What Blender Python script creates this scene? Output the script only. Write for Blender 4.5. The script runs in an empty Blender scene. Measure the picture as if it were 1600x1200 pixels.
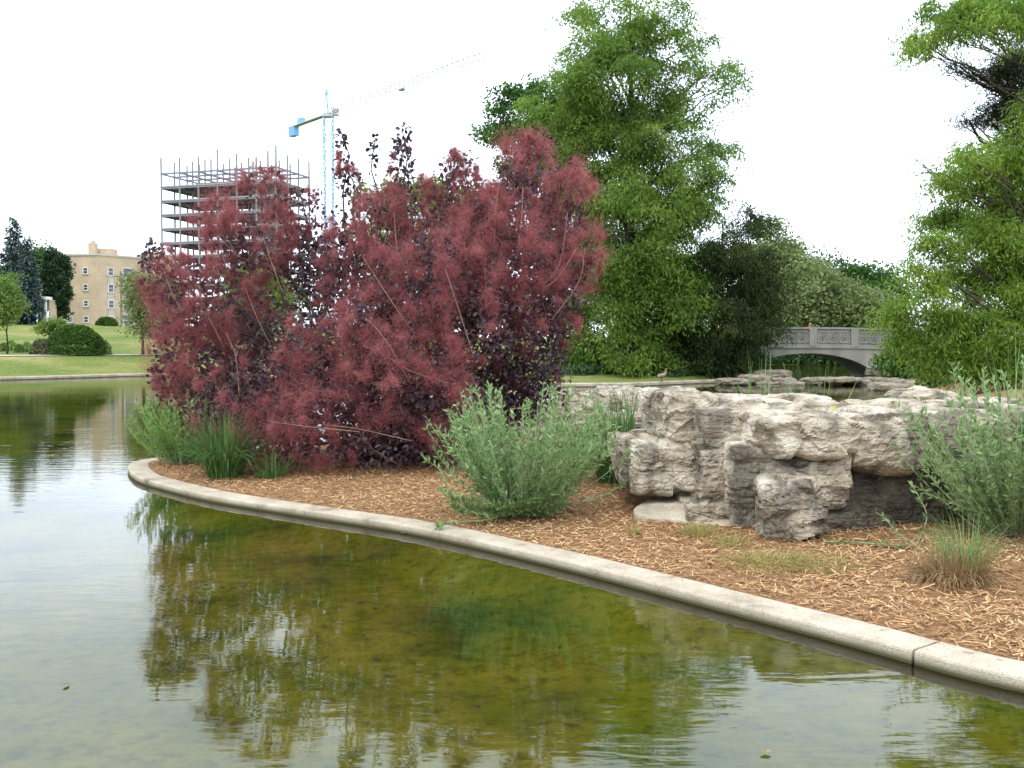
import bpy, math, random
import numpy as np
R = math.radians
rng = np.random.default_rng(7)
random.seed(7)
scene = bpy.context.scene
COL = scene.collection

# ------------------------------------------------------------------ camera
CAM_H, F, PITCH = 1.9, 1570.0, math.atan(60 / 1570.0)
cam = bpy.data.cameras.new('camera')
cam.sensor_width = 36.0
cam.lens = 36.0 * F / 1600.0
cam.clip_start, cam.clip_end = 0.1, 3000
camo = bpy.data.objects.new('camera', cam)
COL.objects.link(camo)
camo.location = (0, 0, CAM_H)
camo.rotation_euler = (math.pi / 2 - PITCH, 0, 0)
scene.camera = camo

# ------------------------------------------------------------------ sky, sun, exposure
SUN_EL, SUN_AZ = R(56), R(200)          # azimuth from +Y, clockwise: behind the camera, a little to its left
w = bpy.data.worlds.new('World'); scene.world = w; w.use_nodes = True
nt = w.node_tree; N = nt.nodes; L = nt.links; N.clear()
sky = N.new('ShaderNodeTexSky'); sky.sky_type = 'NISHITA'; sky.sun_disc = False
sky.sun_elevation = SUN_EL; sky.sun_rotation = SUN_AZ; sky.dust_density = 3.0; sky.air_density = 1.2
tc = N.new('ShaderNodeTexCoord'); mp = N.new('ShaderNodeMapping'); mp.inputs['Scale'].default_value = (1, 1, 2.6)
nz = N.new('ShaderNodeTexNoise'); nz.inputs['Scale'].default_value = 2.3; nz.inputs['Detail'].default_value = 5
rp = N.new('ShaderNodeValToRGB'); rp.color_ramp.elements[0].position = 0.34; rp.color_ramp.elements[1].position = 0.60
rp.color_ramp.elements[0].color = (0.72, 0.72, 0.72, 1); rp.color_ramp.elements[1].color = (1, 1, 1, 1)
mx = N.new('ShaderNodeMix'); mx.data_type = 'RGBA'; mx.inputs['B'].default_value = (22.5, 25.0, 28.5, 1)
bg = N.new('ShaderNodeBackground'); bg.inputs['Strength'].default_value = 0.1
out = N.new('ShaderNodeOutputWorld')
L.new(tc.outputs['Generated'], mp.inputs['Vector']); L.new(mp.outputs[0], nz.inputs['Vector']); L.new(nz.outputs['Fac'], rp.inputs[0])
L.new(rp.outputs[0], mx.inputs['Factor']); L.new(sky.outputs[0], mx.inputs['A']); L.new(mx.outputs['Result'], bg.inputs[0]); L.new(bg.outputs[0], out.inputs[0])
sl = bpy.data.lights.new('sun', 'SUN'); sl.energy = 1.3; sl.angle = R(14); sl.color = (1, 0.95, 0.86)
so = bpy.data.objects.new('sun', sl); COL.objects.link(so)
so.rotation_euler = (math.pi / 2 - SUN_EL, 0, math.pi - SUN_AZ)
so.location = (0, -20, 40)
vs = scene.view_settings
vs.view_transform = 'Standard'; vs.look = 'None'; vs.gamma = 1; vs.exposure = 0.0; vs.use_curve_mapping = False
cy = scene.cycles
cy.max_bounces = 6; cy.diffuse_bounces = 3; cy.glossy_bounces = 3; cy.transmission_bounces = 3; cy.transparent_max_bounces = 8
cy.use_denoising = True
cy.caustics_reflective = False; cy.caustics_refractive = False

# ------------------------------------------------------------------ helpers
UP = np.array((0, math.sin(PITCH), math.cos(PITCH))); FW = np.array((0, math.cos(PITCH), -math.sin(PITCH)))
def ray(px, py): return np.array(((px - 800) / F, 0, 0)) + UP * (-(py - 600) / F) + FW
def at(px, py, Y):
    d = ray(px, py); return np.array((0, 0, CAM_H)) + d * (Y / d[1])
def atz(px, py, z):
    d = ray(px, py); return np.array((0, 0, CAM_H)) + d * ((z - CAM_H) / d[2])
def tag(o, label=None, cat=None, group=None, kind=None):
    if label: o['label'] = label
    if cat: o['category'] = cat
    if group: o['group'] = group
    if kind: o['kind'] = kind
    return o
def empty(name, loc=(0, 0, 0), rz=0.0):
    o = bpy.data.objects.new(name, None); COL.objects.link(o); o.location = [float(v) for v in loc]; o.rotation_euler.z = rz; return o
def link(name, me, mat=None, parent=None):
    o = bpy.data.objects.new(name, me); COL.objects.link(o)
    if mat is not None:
        for m in (mat if isinstance(mat, (list, tuple)) else [mat]): me.materials.append(m)
    if parent is not None: o.parent = parent
    return o
def local(parent):
    """children are built in world coordinates; this brings them into an unrotated parent's space"""
    v = np.zeros(3)
    while parent is not None: v = v + np.array(parent.location[:]); parent = parent.parent
    return v
def mesh_np(name, V, faces, mat=None, parent=None, tint=None, smooth=False, matidx=None):
    """V (n,3) world; faces: list of (m,k) int arrays; tint: per-face float"""
    if not isinstance(faces, list): faces = [faces]
    V = np.asarray(V, dtype=np.float32) - local(parent).astype(np.float32)
    me = bpy.data.meshes.new(name)
    me.vertices.add(len(V)); me.vertices.foreach_set('co', V.ravel())
    loops = np.concatenate([f.ravel() for f in faces]).astype(np.int32)
    tot = np.concatenate([np.full(len(f), f.shape[1], dtype=np.int32) for f in faces])
    st = np.concatenate(([0], np.cumsum(tot)[:-1])).astype(np.int32)
    me.loops.add(len(loops)); me.loops.foreach_set('vertex_index', loops)
    me.polygons.add(len(tot)); me.polygons.foreach_set('loop_start', st); me.polygons.foreach_set('loop_total', tot)
    me.polygons.foreach_set('use_smooth', np.full(len(tot), smooth, dtype=bool))
    if matidx is not None: me.polygons.foreach_set('material_index', np.asarray(matidx, dtype=np.int32))
    if tint is not None:
        a = me.attributes.new('tint', 'FLOAT', 'FACE'); a.data.foreach_set('value', np.asarray(tint, dtype=np.float32))
    me.update(calc_edges=True)
    return link(name, me, mat, parent)
class MB:
    def __init__(s): s.v = []; s.f4 = []; s.f3 = []; s.n = 0
    def add(s, v, f):
        f = np.asarray(f) + s.n
        (s.f4 if f.shape[1] == 4 else s.f3).append(f); s.v.append(np.asarray(v, float)); s.n += len(v)
    def box(s, c, d, rz=0.0, ax=None):
        x, y, z = [k / 2 for k in d]
        v = np.array([(-x,-y,-z),(x,-y,-z),(x,y,-z),(-x,y,-z),(-x,-y,z),(x,-y,z),(x,y,z),(-x,y,z)])
        if rz:
            c_, s_ = math.cos(rz), math.sin(rz); v = v @ np.array([[c_, s_, 0], [-s_, c_, 0], [0, 0, 1]])
        s.add(v + np.asarray(c), [(0,3,2,1),(4,5,6,7),(0,1,5,4),(1,2,6,5),(2,3,7,6),(3,0,4,7)]); return s
    def tube(s, P, r, n=6, cap=True):
        P = np.asarray(P, float); r = np.broadcast_to(np.asarray(r, float), (len(P),))
        T = np.gradient(P, axis=0); T /= np.linalg.norm(T, axis=1)[:, None] + 1e-9
        a = np.array((0, 0, 1.0)) if abs(T[0][2]) < .9 else np.array((1.0, 0, 0))
        A = np.cross(T, a); A /= np.linalg.norm(A, axis=1)[:, None] + 1e-9; B = np.cross(T, A)
        an = np.arange(n) * 2 * math.pi / n
        V = P[:, None] + r[:, None, None] * (np.cos(an)[None, :, None] * A[:, None] + np.sin(an)[None, :, None] * B[:, None])
        i = np.arange(len(P) - 1)[:, None] * n; j = np.arange(n)[None]; k = (j + 1) % n
        f = np.stack([i + j, i + k, i + n + k, i + n + j], -1).reshape(-1, 4)
        m = len(P) * n; V = np.vstack([V.reshape(-1, 3), P[:1], P[-1:]])
        f3 = [(m, (q + 1) % n, q) for q in range(n)] + [(m + 1, m - n + q, m - n + (q + 1) % n) for q in range(n)]
        base = s.n; s.add(V, f)
        if cap: s.f3.append(np.array(f3) + base)
        return s
    def bar(s, a, b, t): return s.tube([a, (np.asarray(a) + b) / 2, b], t / 2 * 1.3, 4)
    def build(s, name, mat, parent=None, smooth=False):
        fs = []
        if s.f4: fs.append(np.vstack(s.f4))
        if s.f3: fs.append(np.vstack(s.f3))
        return mesh_np(name, np.vstack(s.v), fs, mat, parent, smooth=smooth)
def unit(v): return v / (np.linalg.norm(v, axis=-1, keepdims=True) + 1e-9)
def rnd_dir(n): return unit(rng.normal(size=(n, 3)))
# value noise -------------------------------------------------------
_T = np.random.default_rng(3).random(65536)
def vnoise(P, seed=0):
    P = np.asarray(P, float); I = np.floor(P).astype(np.int64); f = P - I; f = f * f * (3 - 2 * f)
    def h(dx, dy, dz):
        k = ((I[:, 0] + dx) * 73856093) ^ ((I[:, 1] + dy) * 19349663) ^ ((I[:, 2] + dz) * 83492791) ^ (seed * 2654435)
        return _T[k & 65535]
    x, y, z = f.T
    a = h(0,0,0) * (1-x) + h(1,0,0) * x; b = h(0,1,0) * (1-x) + h(1,1,0) * x
    c = h(0,0,1) * (1-x) + h(1,0,1) * x; d = h(0,1,1) * (1-x) + h(1,1,1) * x
    return (a * (1-y) + b * y) * (1-z) + (c * (1-y) + d * y) * z
def fbm(P, o=4, seed=0):
    t = 0; a = .5
    for i in range(o): t = t + a * (vnoise(np.asarray(P) * 2 ** i + 11.3 * i, seed + i) - .5) * 2; a *= .5
    return t

# ------------------------------------------------------------------ materials
def newmat(name):
    m = bpy.data.materials.new(name); m.use_nodes = True; n = m.node_tree.nodes; n.clear()
    o = n.new('ShaderNodeOutputMaterial'); return m, n, m.node_tree.links, o
def ramp(n, stops):
    r = n.new('ShaderNodeValToRGB'); e = r.color_ramp.elements
    while len(e) < len(stops): e.new(0.5)
    for i, (p, c) in enumerate(stops): e[i].position = p; e[i].color = (*c, 1)
    return r
def solid(name, c1, c2=None, scale=3.0, rough=0.8, bump=0.0, bscale=None, metal=0.0, spec=0.3, detail=6, stretch=(1, 1, 1)):
    m, n, l, o = newmat(name)
    p = n.new('ShaderNodeBsdfPrincipled'); p.inputs['Roughness'].default_value = rough; p.inputs['Metallic'].default_value = metal
    p.inputs['Specular IOR Level'].default_value = spec
    g = n.new('ShaderNodeNewGeometry'); mpn = n.new('ShaderNodeMapping'); mpn.inputs['Scale'].default_value = stretch
    l.new(g.outputs['Position'], mpn.inputs[0])
    t = n.new('ShaderNodeTexNoise'); t.inputs['Scale'].default_value = scale; t.inputs['Detail'].default_value = detail; l.new(mpn.outputs[0], t.inputs[0])
    r = ramp(n, [(0.3, c1), (0.7, c2 or c1)]); l.new(t.outputs['Fac'], r.inputs[0]); l.new(r.outputs[0], p.inputs['Base Color'])
    if bump:
        t2 = n.new('ShaderNodeTexNoise'); t2.inputs['Scale'].default_value = bscale or scale * 4; t2.inputs['Detail'].default_value = 6; l.new(mpn.outputs[0], t2.inputs[0])
        b = n.new('ShaderNodeBump'); b.inputs['Strength'].default_value = bump; b.inputs['Distance'].default_value = 0.02
        l.new(t2.outputs['Fac'], b.inputs['Height']); l.new(b.outputs[0], p.inputs['Normal'])
    l.new(p.outputs[0], o.inputs[0]); return m
def leafmat(name, c1, c2, c3=None, trans=0.3, rough=0.55, spec=0.25):
    m, n, l, o = newmat(name)
    a = n.new('ShaderNodeAttribute'); a.attribute_name = 'tint'
    r = ramp(n, [(0.0, c1), (0.55, c2), (1.0, c3 or c2)]); l.new(a.outputs['Fac'], r.inputs[0])
    p = n.new('ShaderNodeBsdfPrincipled'); p.inputs['Roughness'].default_value = rough; p.inputs['Specular IOR Level'].default_value = spec
    t = n.new('ShaderNodeBsdfTranslucent'); mxs = n.new('ShaderNodeMixShader'); mxs.inputs[0].default_value = trans
    l.new(r.outputs[0], p.inputs['Base Color']); l.new(r.outputs[0], t.inputs[0])
    l.new(p.outputs[0], mxs.inputs[1]); l.new(t.outputs[0], mxs.inputs[2]); l.new(mxs.outputs[0], o.inputs[0]); return m
M = {}
M['bark'] = solid('bark', (0.035, 0.028, 0.022), (0.085, 0.068, 0.055), 6, 0.9, 0.5, 20, stretch=(1, 1, .25))
M['pale_bark'] = solid('pale_bark', (0.30, 0.27, 0.21), (0.45, 0.41, 0.33), 5, 0.85)
M['twig'] = solid('twig', (0.20, 0.12, 0.085), (0.34, 0.22, 0.16), 4, 0.8)
M['smoke'] = leafmat('smoke_plume', (0.25, 0.086, 0.086), (0.44, 0.150, 0.150), (0.56, 0.255, 0.242), 0.5, 0.9, 0.0)
M['purple'] = leafmat('purple_leaf', (0.034, 0.019, 0.024), (0.070, 0.038, 0.048), (0.115, 0.072, 0.084), 0.2, 0.45, 0.4)
M['cypress'] = leafmat('cypress_leaf', (0.06, 0.12, 0.018), (0.145, 0.245, 0.036), (0.29, 0.40, 0.075), 0.5)
M['cypress2'] = leafmat('cypress_leaf_light', (0.075, 0.14, 0.018), (0.18, 0.295, 0.036), (0.33, 0.45, 0.075), 0.5)
M['broad'] = leafmat('broad_leaf', (0.03, 0.08, 0.015), (0.06, 0.14, 0.025), (0.11, 0.21, 0.04), 0.3)
M['yew'] = leafmat('yew_needle', (0.015, 0.028, 0.009), (0.034, 0.056, 0.016), (0.085, 0.098, 0.03), 0.18, .7, .1)
M['pine'] = leafmat('pine_needle', (0.018, 0.026, 0.014), (0.04, 0.055, 0.028), (0.075, 0.075, 0.04), 0.15, .7, .1)
M['greytree'] = leafmat('grey_green_leaf', (0.10, 0.14, 0.045), (0.18, 0.235, 0.078), (0.29, 0.34, 0.14), 0.3)
M['spruce'] = leafmat('spruce_needle', (0.035, 0.06, 0.055), (0.075, 0.115, 0.11), (0.13, 0.175, 0.17), 0.1, .7, .1)
M['columnar'] = leafmat('columnar_leaf', (0.014, 0.035, 0.014), (0.03, 0.065, 0.024), (0.055, 0.10, 0.035), 0.15)
M['hedge'] = leafmat('clipped_leaf', (0.03, 0.07, 0.01), (0.055, 0.12, 0.018), (0.10, 0.17, 0.03), 0.2)
M['yellowgreen'] = leafmat('yellow_green_leaf', (0.08, 0.14, 0.025), (0.15, 0.24, 0.045), (0.26, 0.34, 0.09), 0.35)
M['silver'] = leafmat('silver_green_leaf', (0.105, 0.20, 0.055), (0.215, 0.33, 0.115), (0.37, 0.47, 0.21), 0.28)
M['willow'] = leafmat('willow_leaf', (0.11, 0.23, 0.035), (0.21, 0.38, 0.07), (0.35, 0.50, 0.15), 0.35)
M['stem'] = solid('pale_stem', (0.25, 0.30, 0.16), (0.36, 0.38, 0.24), 8, 0.7)
M['grass_dark'] = leafmat('dark_grass_blade', (0.035, 0.09, 0.02), (0.08, 0.17, 0.04), (0.20, 0.30, 0.10), 0.3)
M['grass'] = leafmat('grass_blade', (0.09, 0.18, 0.04), (0.18, 0.31, 0.09), (0.34, 0.45, 0.20), 0.35)
M['grass_dry'] = leafmat('dry_grass_blade', (0.16, 0.09, 0.04), (0.33, 0.21, 0.10), (0.50, 0.36, 0.19), 0.3)
M['weed'] = leafmat('weed_blade', (0.18, 0.19, 0.05), (0.32, 0.31, 0.09), (0.45, 0.40, 0.15), 0.3)
M['ivy'] = leafmat('ivy_leaf', (0.015, 0.04, 0.012), (0.032, 0.075, 0.02), (0.06, 0.12, 0.035), 0.15)
M['pinkflower'] = leafmat('pink_flower', (0.05, 0.09, 0.03), (0.10, 0.14, 0.05), (0.45, 0.28, 0.26), 0.2)
M['flower'] = leafmat('yellow_petal', (0.55, 0.45, 0.03), (0.70, 0.62, 0.06), None, 0.3)
M['chip'] = leafmat('wood_chip', (0.22, 0.11, 0.045), (0.49, 0.28, 0.125), (0.70, 0.49, 0.27), 0.0, 0.85, 0.15)
M['mulch'] = solid('mulch_ground', (0.15, 0.075, 0.032), (0.36, 0.20, 0.09), 22, 0.95, 1.0, 60)
M['lawn'] = None
M['concrete'] = None
M['brick'] = None
M['bridge'] = solid('bridge_concrete', (0.185, 0.175, 0.145), (0.29, 0.275, 0.235), 1.3, 0.85, 0.25, 12, stretch=(1, 1, .5))
M['bridge_dark'] = solid('bridge_recess', (0.17, 0.165, 0.145), (0.25, 0.24, 0.21), 2, 0.9)
M['slab'] = solid('ledge_stone', (0.13, 0.105, 0.075), (0.33, 0.28, 0.21), 2.2, 0.9, 0.8, 9, stretch=(1, 1, 4))
M['steel'] = solid('grey_blue_steel', (0.15, 0.16, 0.20), (0.20, 0.21, 0.25), 1, 0.6)
M['column_steel'] = solid('column_steel', (0.20, 0.19, 0.185), (0.26, 0.245, 0.235), 1, 0.6)
M['floor_slab'] = solid('floor_slab', (0.25, 0.26, 0.25), (0.33, 0.33, 0.31), .4, 0.9)
M['crane_blue'] = solid('crane_blue', (0.16, 0.36, 0.60), (0.20, 0.42, 0.66), 1, 0.5)
M['crane_white'] = solid('crane_white', (0.40, 0.40, 0.38), (0.48, 0.48, 0.46), 1, 0.5)
M['white'] = solid('white_paint', (0.66, 0.67, 0.68), (0.74, 0.74, 0.74), 2, 0.6)
M['glass'] = solid('window_glass', (0.045, 0.055, 0.07), (0.09, 0.10, 0.12), .6, 0.12, spec=0.6)
M['stone_trim'] = solid('stone_trim', (0.42, 0.38, 0.32), (0.50, 0.46, 0.40), 3, 0.85)
M['dark_metal'] = solid('dark_metal', (0.05, 0.05, 0.05), (0.09, 0.09, 0.09), 3, 0.6)
M['wood_pole'] = solid('pole_wood', (0.16, 0.13, 0.10), (0.22, 0.18, 0.15), 2, 0.9)

def lawn_mat():
    m, n, l, o = newmat('lawn_grass'); p = n.new('ShaderNodeBsdfPrincipled'); p.inputs['Roughness'].default_value = 0.95; p.inputs['Specular IOR Level'].default_value = 0.05
    g = n.new('ShaderNodeNewGeometry')
    t = n.new('ShaderNodeTexNoise'); t.inputs['Scale'].default_value = 0.13; t.inputs['Detail'].default_value = 7; t.inputs['Roughness'].default_value = .62; l.new(g.outputs['Position'], t.inputs[0])
    t2 = n.new('ShaderNodeTexNoise'); t2.inputs['Scale'].default_value = 5; t2.inputs['Detail'].default_value = 4; l.new(g.outputs['Position'], t2.inputs[0])
    r = ramp(n, [(0.30, (0.095, 0.15, 0.028)), (0.50, (0.17, 0.20, 0.055)), (0.66, (0.31, 0.27, 0.11))]); l.new(t.outputs['Fac'], r.inputs[0])
    r2 = ramp(n, [(0.3, (0.65, 0.65, 0.65)), (0.7, (1.15, 1.15, 1.1))]); l.new(t2.outputs['Fac'], r2.inputs[0])
    mm = n.new('ShaderNodeMix'); mm.data_type = 'RGBA'; mm.blend_type = 'MULTIPLY'; mm.inputs['Factor'].default_value = 1
    l.new(r.outputs[0], mm.inputs['A']); l.new(r2.outputs[0], mm.inputs['B']); l.new(mm.outputs['Result'], p.inputs['Base Color']); l.new(p.outputs[0], o.inputs[0]); return m
M['lawn'] = lawn_mat()
def concrete_mat():
    m, n, l, o = newmat('kerb_concrete'); p = n.new('ShaderNodeBsdfPrincipled'); p.inputs['Roughness'].default_value = 0.9; p.inputs['Specular IOR Level'].default_value = 0.2
    g = n.new('ShaderNodeNewGeometry')
    t = n.new('ShaderNodeTexNoise'); t.inputs['Scale'].default_value = 2.3; t.inputs['Detail'].default_value = 9; t.inputs['Roughness'].default_value = .7; l.new(g.outputs['Position'], t.inputs[0])
    r = ramp(n, [(0.3, (0.19, 0.15, 0.105)), (0.45, (0.41, 0.345, 0.255)), (0.7, (0.55, 0.48, 0.375))]); l.new(t.outputs['Fac'], r.inputs[0])
    v = n.new('ShaderNodeTexNoise'); v.inputs['Scale'].default_value = 85; v.inputs['Detail'].default_value = 3; l.new(g.outputs['Position'], v.inputs[0])
    r2 = ramp(n, [(0.33, (0.75, 0.73, 0.71)), (0.5, (1, 1, 1)), (0.72, (1.1, 1.1, 1.1))]); l.new(v.outputs['Fac'], r2.inputs[0])
    mm = n.new('ShaderNodeMix'); mm.data_type = 'RGBA'; mm.blend_type = 'MULTIPLY'; mm.inputs['Factor'].default_value = 1; l.new(r.outputs[0], mm.inputs['A']); l.new(r2.outputs[0], mm.inputs['B'])
    # wet algae stain on the foot of the kerb, at and below the water line
    s = n.new('ShaderNodeSeparateXYZ'); l.new(g.outputs['Position'], s.inputs[0])
    r3 = ramp(n, [(0.0, (0, 0, 0)), (1, (1, 1, 1))]); mr = n.new('ShaderNodeMapRange'); mr.inputs[1].default_value = 0.012; mr.inputs[2].default_value = 0.05
    l.new(s.outputs['Z'], mr.inputs[0])
    m2 = n.new('ShaderNodeMix'); m2.data_type = 'RGBA'; m2.inputs['A'].default_value = (0.085, 0.075, 0.035, 1); l.new(mr.outputs[0], m2.inputs['Factor']); l.new(mm.outputs['Result'], m2.inputs['B'])
    b = n.new('ShaderNodeBump'); b.inputs['Strength'].default_value = 0.6; b.inputs['Distance'].default_value = 0.01; l.new(v.outputs['Fac'], b.inputs['Height']); l.new(b.outputs[0], p.inputs['Normal'])
    l.new(m2.outputs['Result'], p.inputs['Base Color']); l.new(p.outputs[0], o.inputs[0]); return m
M['concrete'] = concrete_mat()
def rock_mat():
    m, n, l, o = newmat('weathered_limestone'); p = n.new('ShaderNodeBsdfPrincipled'); p.inputs['Roughness'].default_value = 0.9; p.inputs['Specular IOR Level'].default_value = 0.2
    g = n.new('ShaderNodeNewGeometry'); a = n.new('ShaderNodeAttribute'); a.attribute_name = 'tint'
    t = n.new('ShaderNodeTexNoise'); t.inputs['Scale'].default_value = 2.6; t.inputs['Detail'].default_value = 9; t.inputs['Roughness'].default_value = .65; l.new(g.outputs['Position'], t.inputs[0])
    r = ramp(n, [(0.28, (0.20, 0.155, 0.105)), (0.40, (0.42, 0.35, 0.255)), (0.54, (0.56, 0.485, 0.375)), (0.72, (0.70, 0.635, 0.525))]); l.new(t.outputs['Fac'], r.inputs[0])
    mp_ = n.new('ShaderNodeMapping'); mp_.inputs['Scale'].default_value = (2.0, 2.0, 9); l.new(g.outputs['Position'], mp_.inputs[0])
    st = n.new('ShaderNodeTexNoise'); st.inputs['Scale'].default_value = 2.2; st.inputs['Detail'].default_value = 6; l.new(mp_.outputs[0], st.inputs[0])
    # dark weathering: stains run down from cracks; tint also paints in overhang shade
    mp2 = n.new('ShaderNodeMapping'); mp2.inputs['Scale'].default_value = (2.2, 2.2, 0.7); l.new(g.outputs['Position'], mp2.inputs[0])
    sn = n.new('ShaderNodeTexNoise'); sn.inputs['Scale'].default_value = 1.5; sn.inputs['Detail'].default_value = 7; l.new(mp2.outputs[0], sn.inputs[0])
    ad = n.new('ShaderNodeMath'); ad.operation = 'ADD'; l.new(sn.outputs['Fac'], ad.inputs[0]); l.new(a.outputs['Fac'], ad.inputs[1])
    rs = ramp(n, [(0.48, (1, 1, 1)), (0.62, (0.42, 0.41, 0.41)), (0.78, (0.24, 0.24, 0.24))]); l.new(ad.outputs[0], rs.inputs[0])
    rst = ramp(n, [(0.34, (0.50, 0.48, 0.46)), (0.46, (1.06, 1.06, 1.05))]); l.new(st.outputs['Fac'], rst.inputs[0])
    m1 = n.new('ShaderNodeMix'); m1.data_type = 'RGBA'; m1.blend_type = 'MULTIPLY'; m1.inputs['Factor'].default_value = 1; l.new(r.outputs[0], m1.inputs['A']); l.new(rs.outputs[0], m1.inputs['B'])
    m2 = n.new('ShaderNodeMix'); m2.data_type = 'RGBA'; m2.blend_type = 'MULTIPLY'; m2.inputs['Factor'].default_value = .8; l.new(m1.outputs['Result'], m2.inputs['A']); l.new(rst.outputs[0], m2.inputs['B'])
    # crack lines
    wn = n.new('ShaderNodeTexNoise'); wn.inputs['Scale'].default_value = 3; wn.inputs['Detail'].default_value = 5; l.new(g.outputs['Position'], wn.inputs[0])
    wa = n.new('ShaderNodeVectorMath'); wa.operation = 'MULTIPLY_ADD'; wa.inputs[1].default_value = (.5, .5, .5); l.new(wn.outputs['Color'], wa.inputs[0]); l.new(g.outputs['Position'], wa.inputs[2])
    mpc = n.new('ShaderNodeMapping'); mpc.inputs['Scale'].default_value = (1, 1, 2.6); l.new(wa.outputs[0], mpc.inputs[0])
    vo = n.new('ShaderNodeTexVoronoi'); vo.feature = 'DISTANCE_TO_EDGE'; vo.inputs['Scale'].default_value = 2.6; l.new(mpc.outputs[0], vo.inputs['Vector'])
    rc = ramp(n, [(0.0, (0.30, 0.27, 0.24)), (0.016, (1, 1, 1))]); l.new(vo.outputs['Distance'], rc.inputs[0])
    m3 = n.new('ShaderNodeMix'); m3.data_type = 'RGBA'; m3.blend_type = 'MULTIPLY'; l.new(m2.outputs['Result'], m3.inputs['A'])
    cm = n.new('ShaderNodeTexNoise'); cm.inputs['Scale'].default_value = 1.9; cm.inputs['Detail'].default_value = 3; l.new(g.outputs['Position'], cm.inputs[0])
    cr_ = n.new('ShaderNodeMapRange'); cr_.inputs[1].default_value = .50; cr_.inputs[2].default_value = .66; cr_.inputs[4].default_value = .8; l.new(cm.outputs['Fac'], cr_.inputs[0]); l.new(cr_.outputs[0], m3.inputs['Factor']); l.new(rc.outputs[0], m3.inputs['B']); m2 = m3
    fn = n.new('ShaderNodeTexNoise'); fn.inputs['Scale'].default_value = 26; fn.inputs['Detail'].default_value = 8; l.new(g.outputs['Position'], fn.inputs[0])
    av = n.new('ShaderNodeMath'); av.operation = 'ADD'; l.new(st.outputs['Fac'], av.inputs[0]); l.new(fn.outputs['Fac'], av.inputs[1])
    b = n.new('ShaderNodeBump'); b.inputs['Strength'].default_value = 1.0; b.inputs['Distance'].default_value = 0.06; a3 = n.new('ShaderNodeMath'); a3.operation = 'MULTIPLY_ADD'; l.new(cr_.outputs[0], a3.inputs[1]); l.new(rc.outputs[0], a3.inputs[0]); l.new(av.outputs[0], a3.inputs[2]); l.new(a3.outputs[0], b.inputs['Height']); l.new(b.outputs[0], p.inputs['Normal'])
    l.new(m2.outputs['Result'], p.inputs['Base Color']); l.new(p.outputs[0], o.inputs[0]); return m
M['rock'] = rock_mat()
def brick_mat():
    m, n, l, o = newmat('buff_brick'); p = n.new('ShaderNodeBsdfPrincipled'); p.inputs['Roughness'].default_value = 0.9; p.inputs['Specular IOR Level'].default_value = 0.1
    g = n.new('ShaderNodeNewGeometry'); s = n.new('ShaderNodeSeparateXYZ'); l.new(g.outputs['Position'], s.inputs[0])
    ad = n.new('ShaderNodeMath'); l.new(s.outputs['X'], ad.inputs[0]); l.new(s.outputs['Y'], ad.inputs[1])
    c = n.new('ShaderNodeCombineXYZ'); l.new(ad.outputs[0], c.inputs['X']); l.new(s.outputs['Z'], c.inputs['Y'])
    b = n.new('ShaderNodeTexBrick'); b.inputs['Scale'].default_value = 2.2; b.inputs['Color1'].default_value = (0.47, 0.36, 0.25, 1); b.inputs['Color2'].default_value = (0.55, 0.44, 0.32, 1); b.inputs['Mortar'].default_value = (0.44, 0.36, 0.27, 1)
    l.new(c.outputs[0], b.inputs['Vector'])
    t = n.new('ShaderNodeTexNoise'); t.inputs['Scale'].default_value = .35; t.inputs['Detail'].default_value = 5; l.new(g.outputs['Position'], t.inputs[0])
    r = ramp(n, [(0.3, (0.84, 0.82, 0.8)), (0.7, (1.1, 1.08, 1.05))]); l.new(t.outputs['Fac'], r.inputs[0])
    mm = n.new('ShaderNodeMix'); mm.data_type = 'RGBA'; mm.blend_type = 'MULTIPLY'; mm.inputs['Factor'].default_value = 1; l.new(b.outputs['Color'], mm.inputs['A']); l.new(r.outputs[0], mm.inputs['B'])
    l.new(mm.outputs['Result'], p.inputs['Base Color']); l.new(p.outputs[0], o.inputs[0]); return m
M['brick'] = brick_mat()
def bed_mat():
    m, n, l, o = newmat('algae_bed'); p = n.new('ShaderNodeBsdfPrincipled'); p.inputs['Roughness'].default_value = 0.95; p.inputs['Specular IOR Level'].default_value = 0.0
    g = n.new('ShaderNodeNewGeometry')
    t = n.new('ShaderNodeTexNoise'); t.inputs['Scale'].default_value = 0.75; t.inputs['Detail'].default_value = 8; t.inputs['Roughness'].default_value = .62; l.new(g.outputs['Position'], t.inputs[0])
    r = ramp(n, [(0.33, (0.035, 0.065, 0.010)), (0.44, (0.115, 0.128, 0.015)), (0.57, (0.18, 0.168, 0.022)), (0.72, (0.24, 0.21, 0.055))]); l.new(t.outputs['Fac'], r.inputs[0])
    t2 = n.new('ShaderNodeTexNoise'); t2.inputs['Scale'].default_value = 9; t2.inputs['Detail'].default_value = 8; t2.inputs['Roughness'].default_value = .7; l.new(g.outputs['Position'], t2.inputs[0])
    r2 = ramp(n, [(0.32, (0.35, 0.45, 0.35)), (0.5, (1, 1, 1)), (0.7, (1.25, 1.2, 1.1))]); l.new(t2.outputs['Fac'], r2.inputs[0])
    mm = n.new('ShaderNodeMix'); mm.data_type = 'RGBA'; mm.blend_type = 'MULTIPLY'; mm.inputs['Factor'].default_value = 1; l.new(r.outputs[0], mm.inputs['A']); l.new(r2.outputs[0], mm.inputs['B'])
    l.new(mm.outputs['Result'], p.inputs['Base Color']); l.new(p.outputs[0], o.inputs[0]); return m
M['bed'] = bed_mat()
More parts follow.
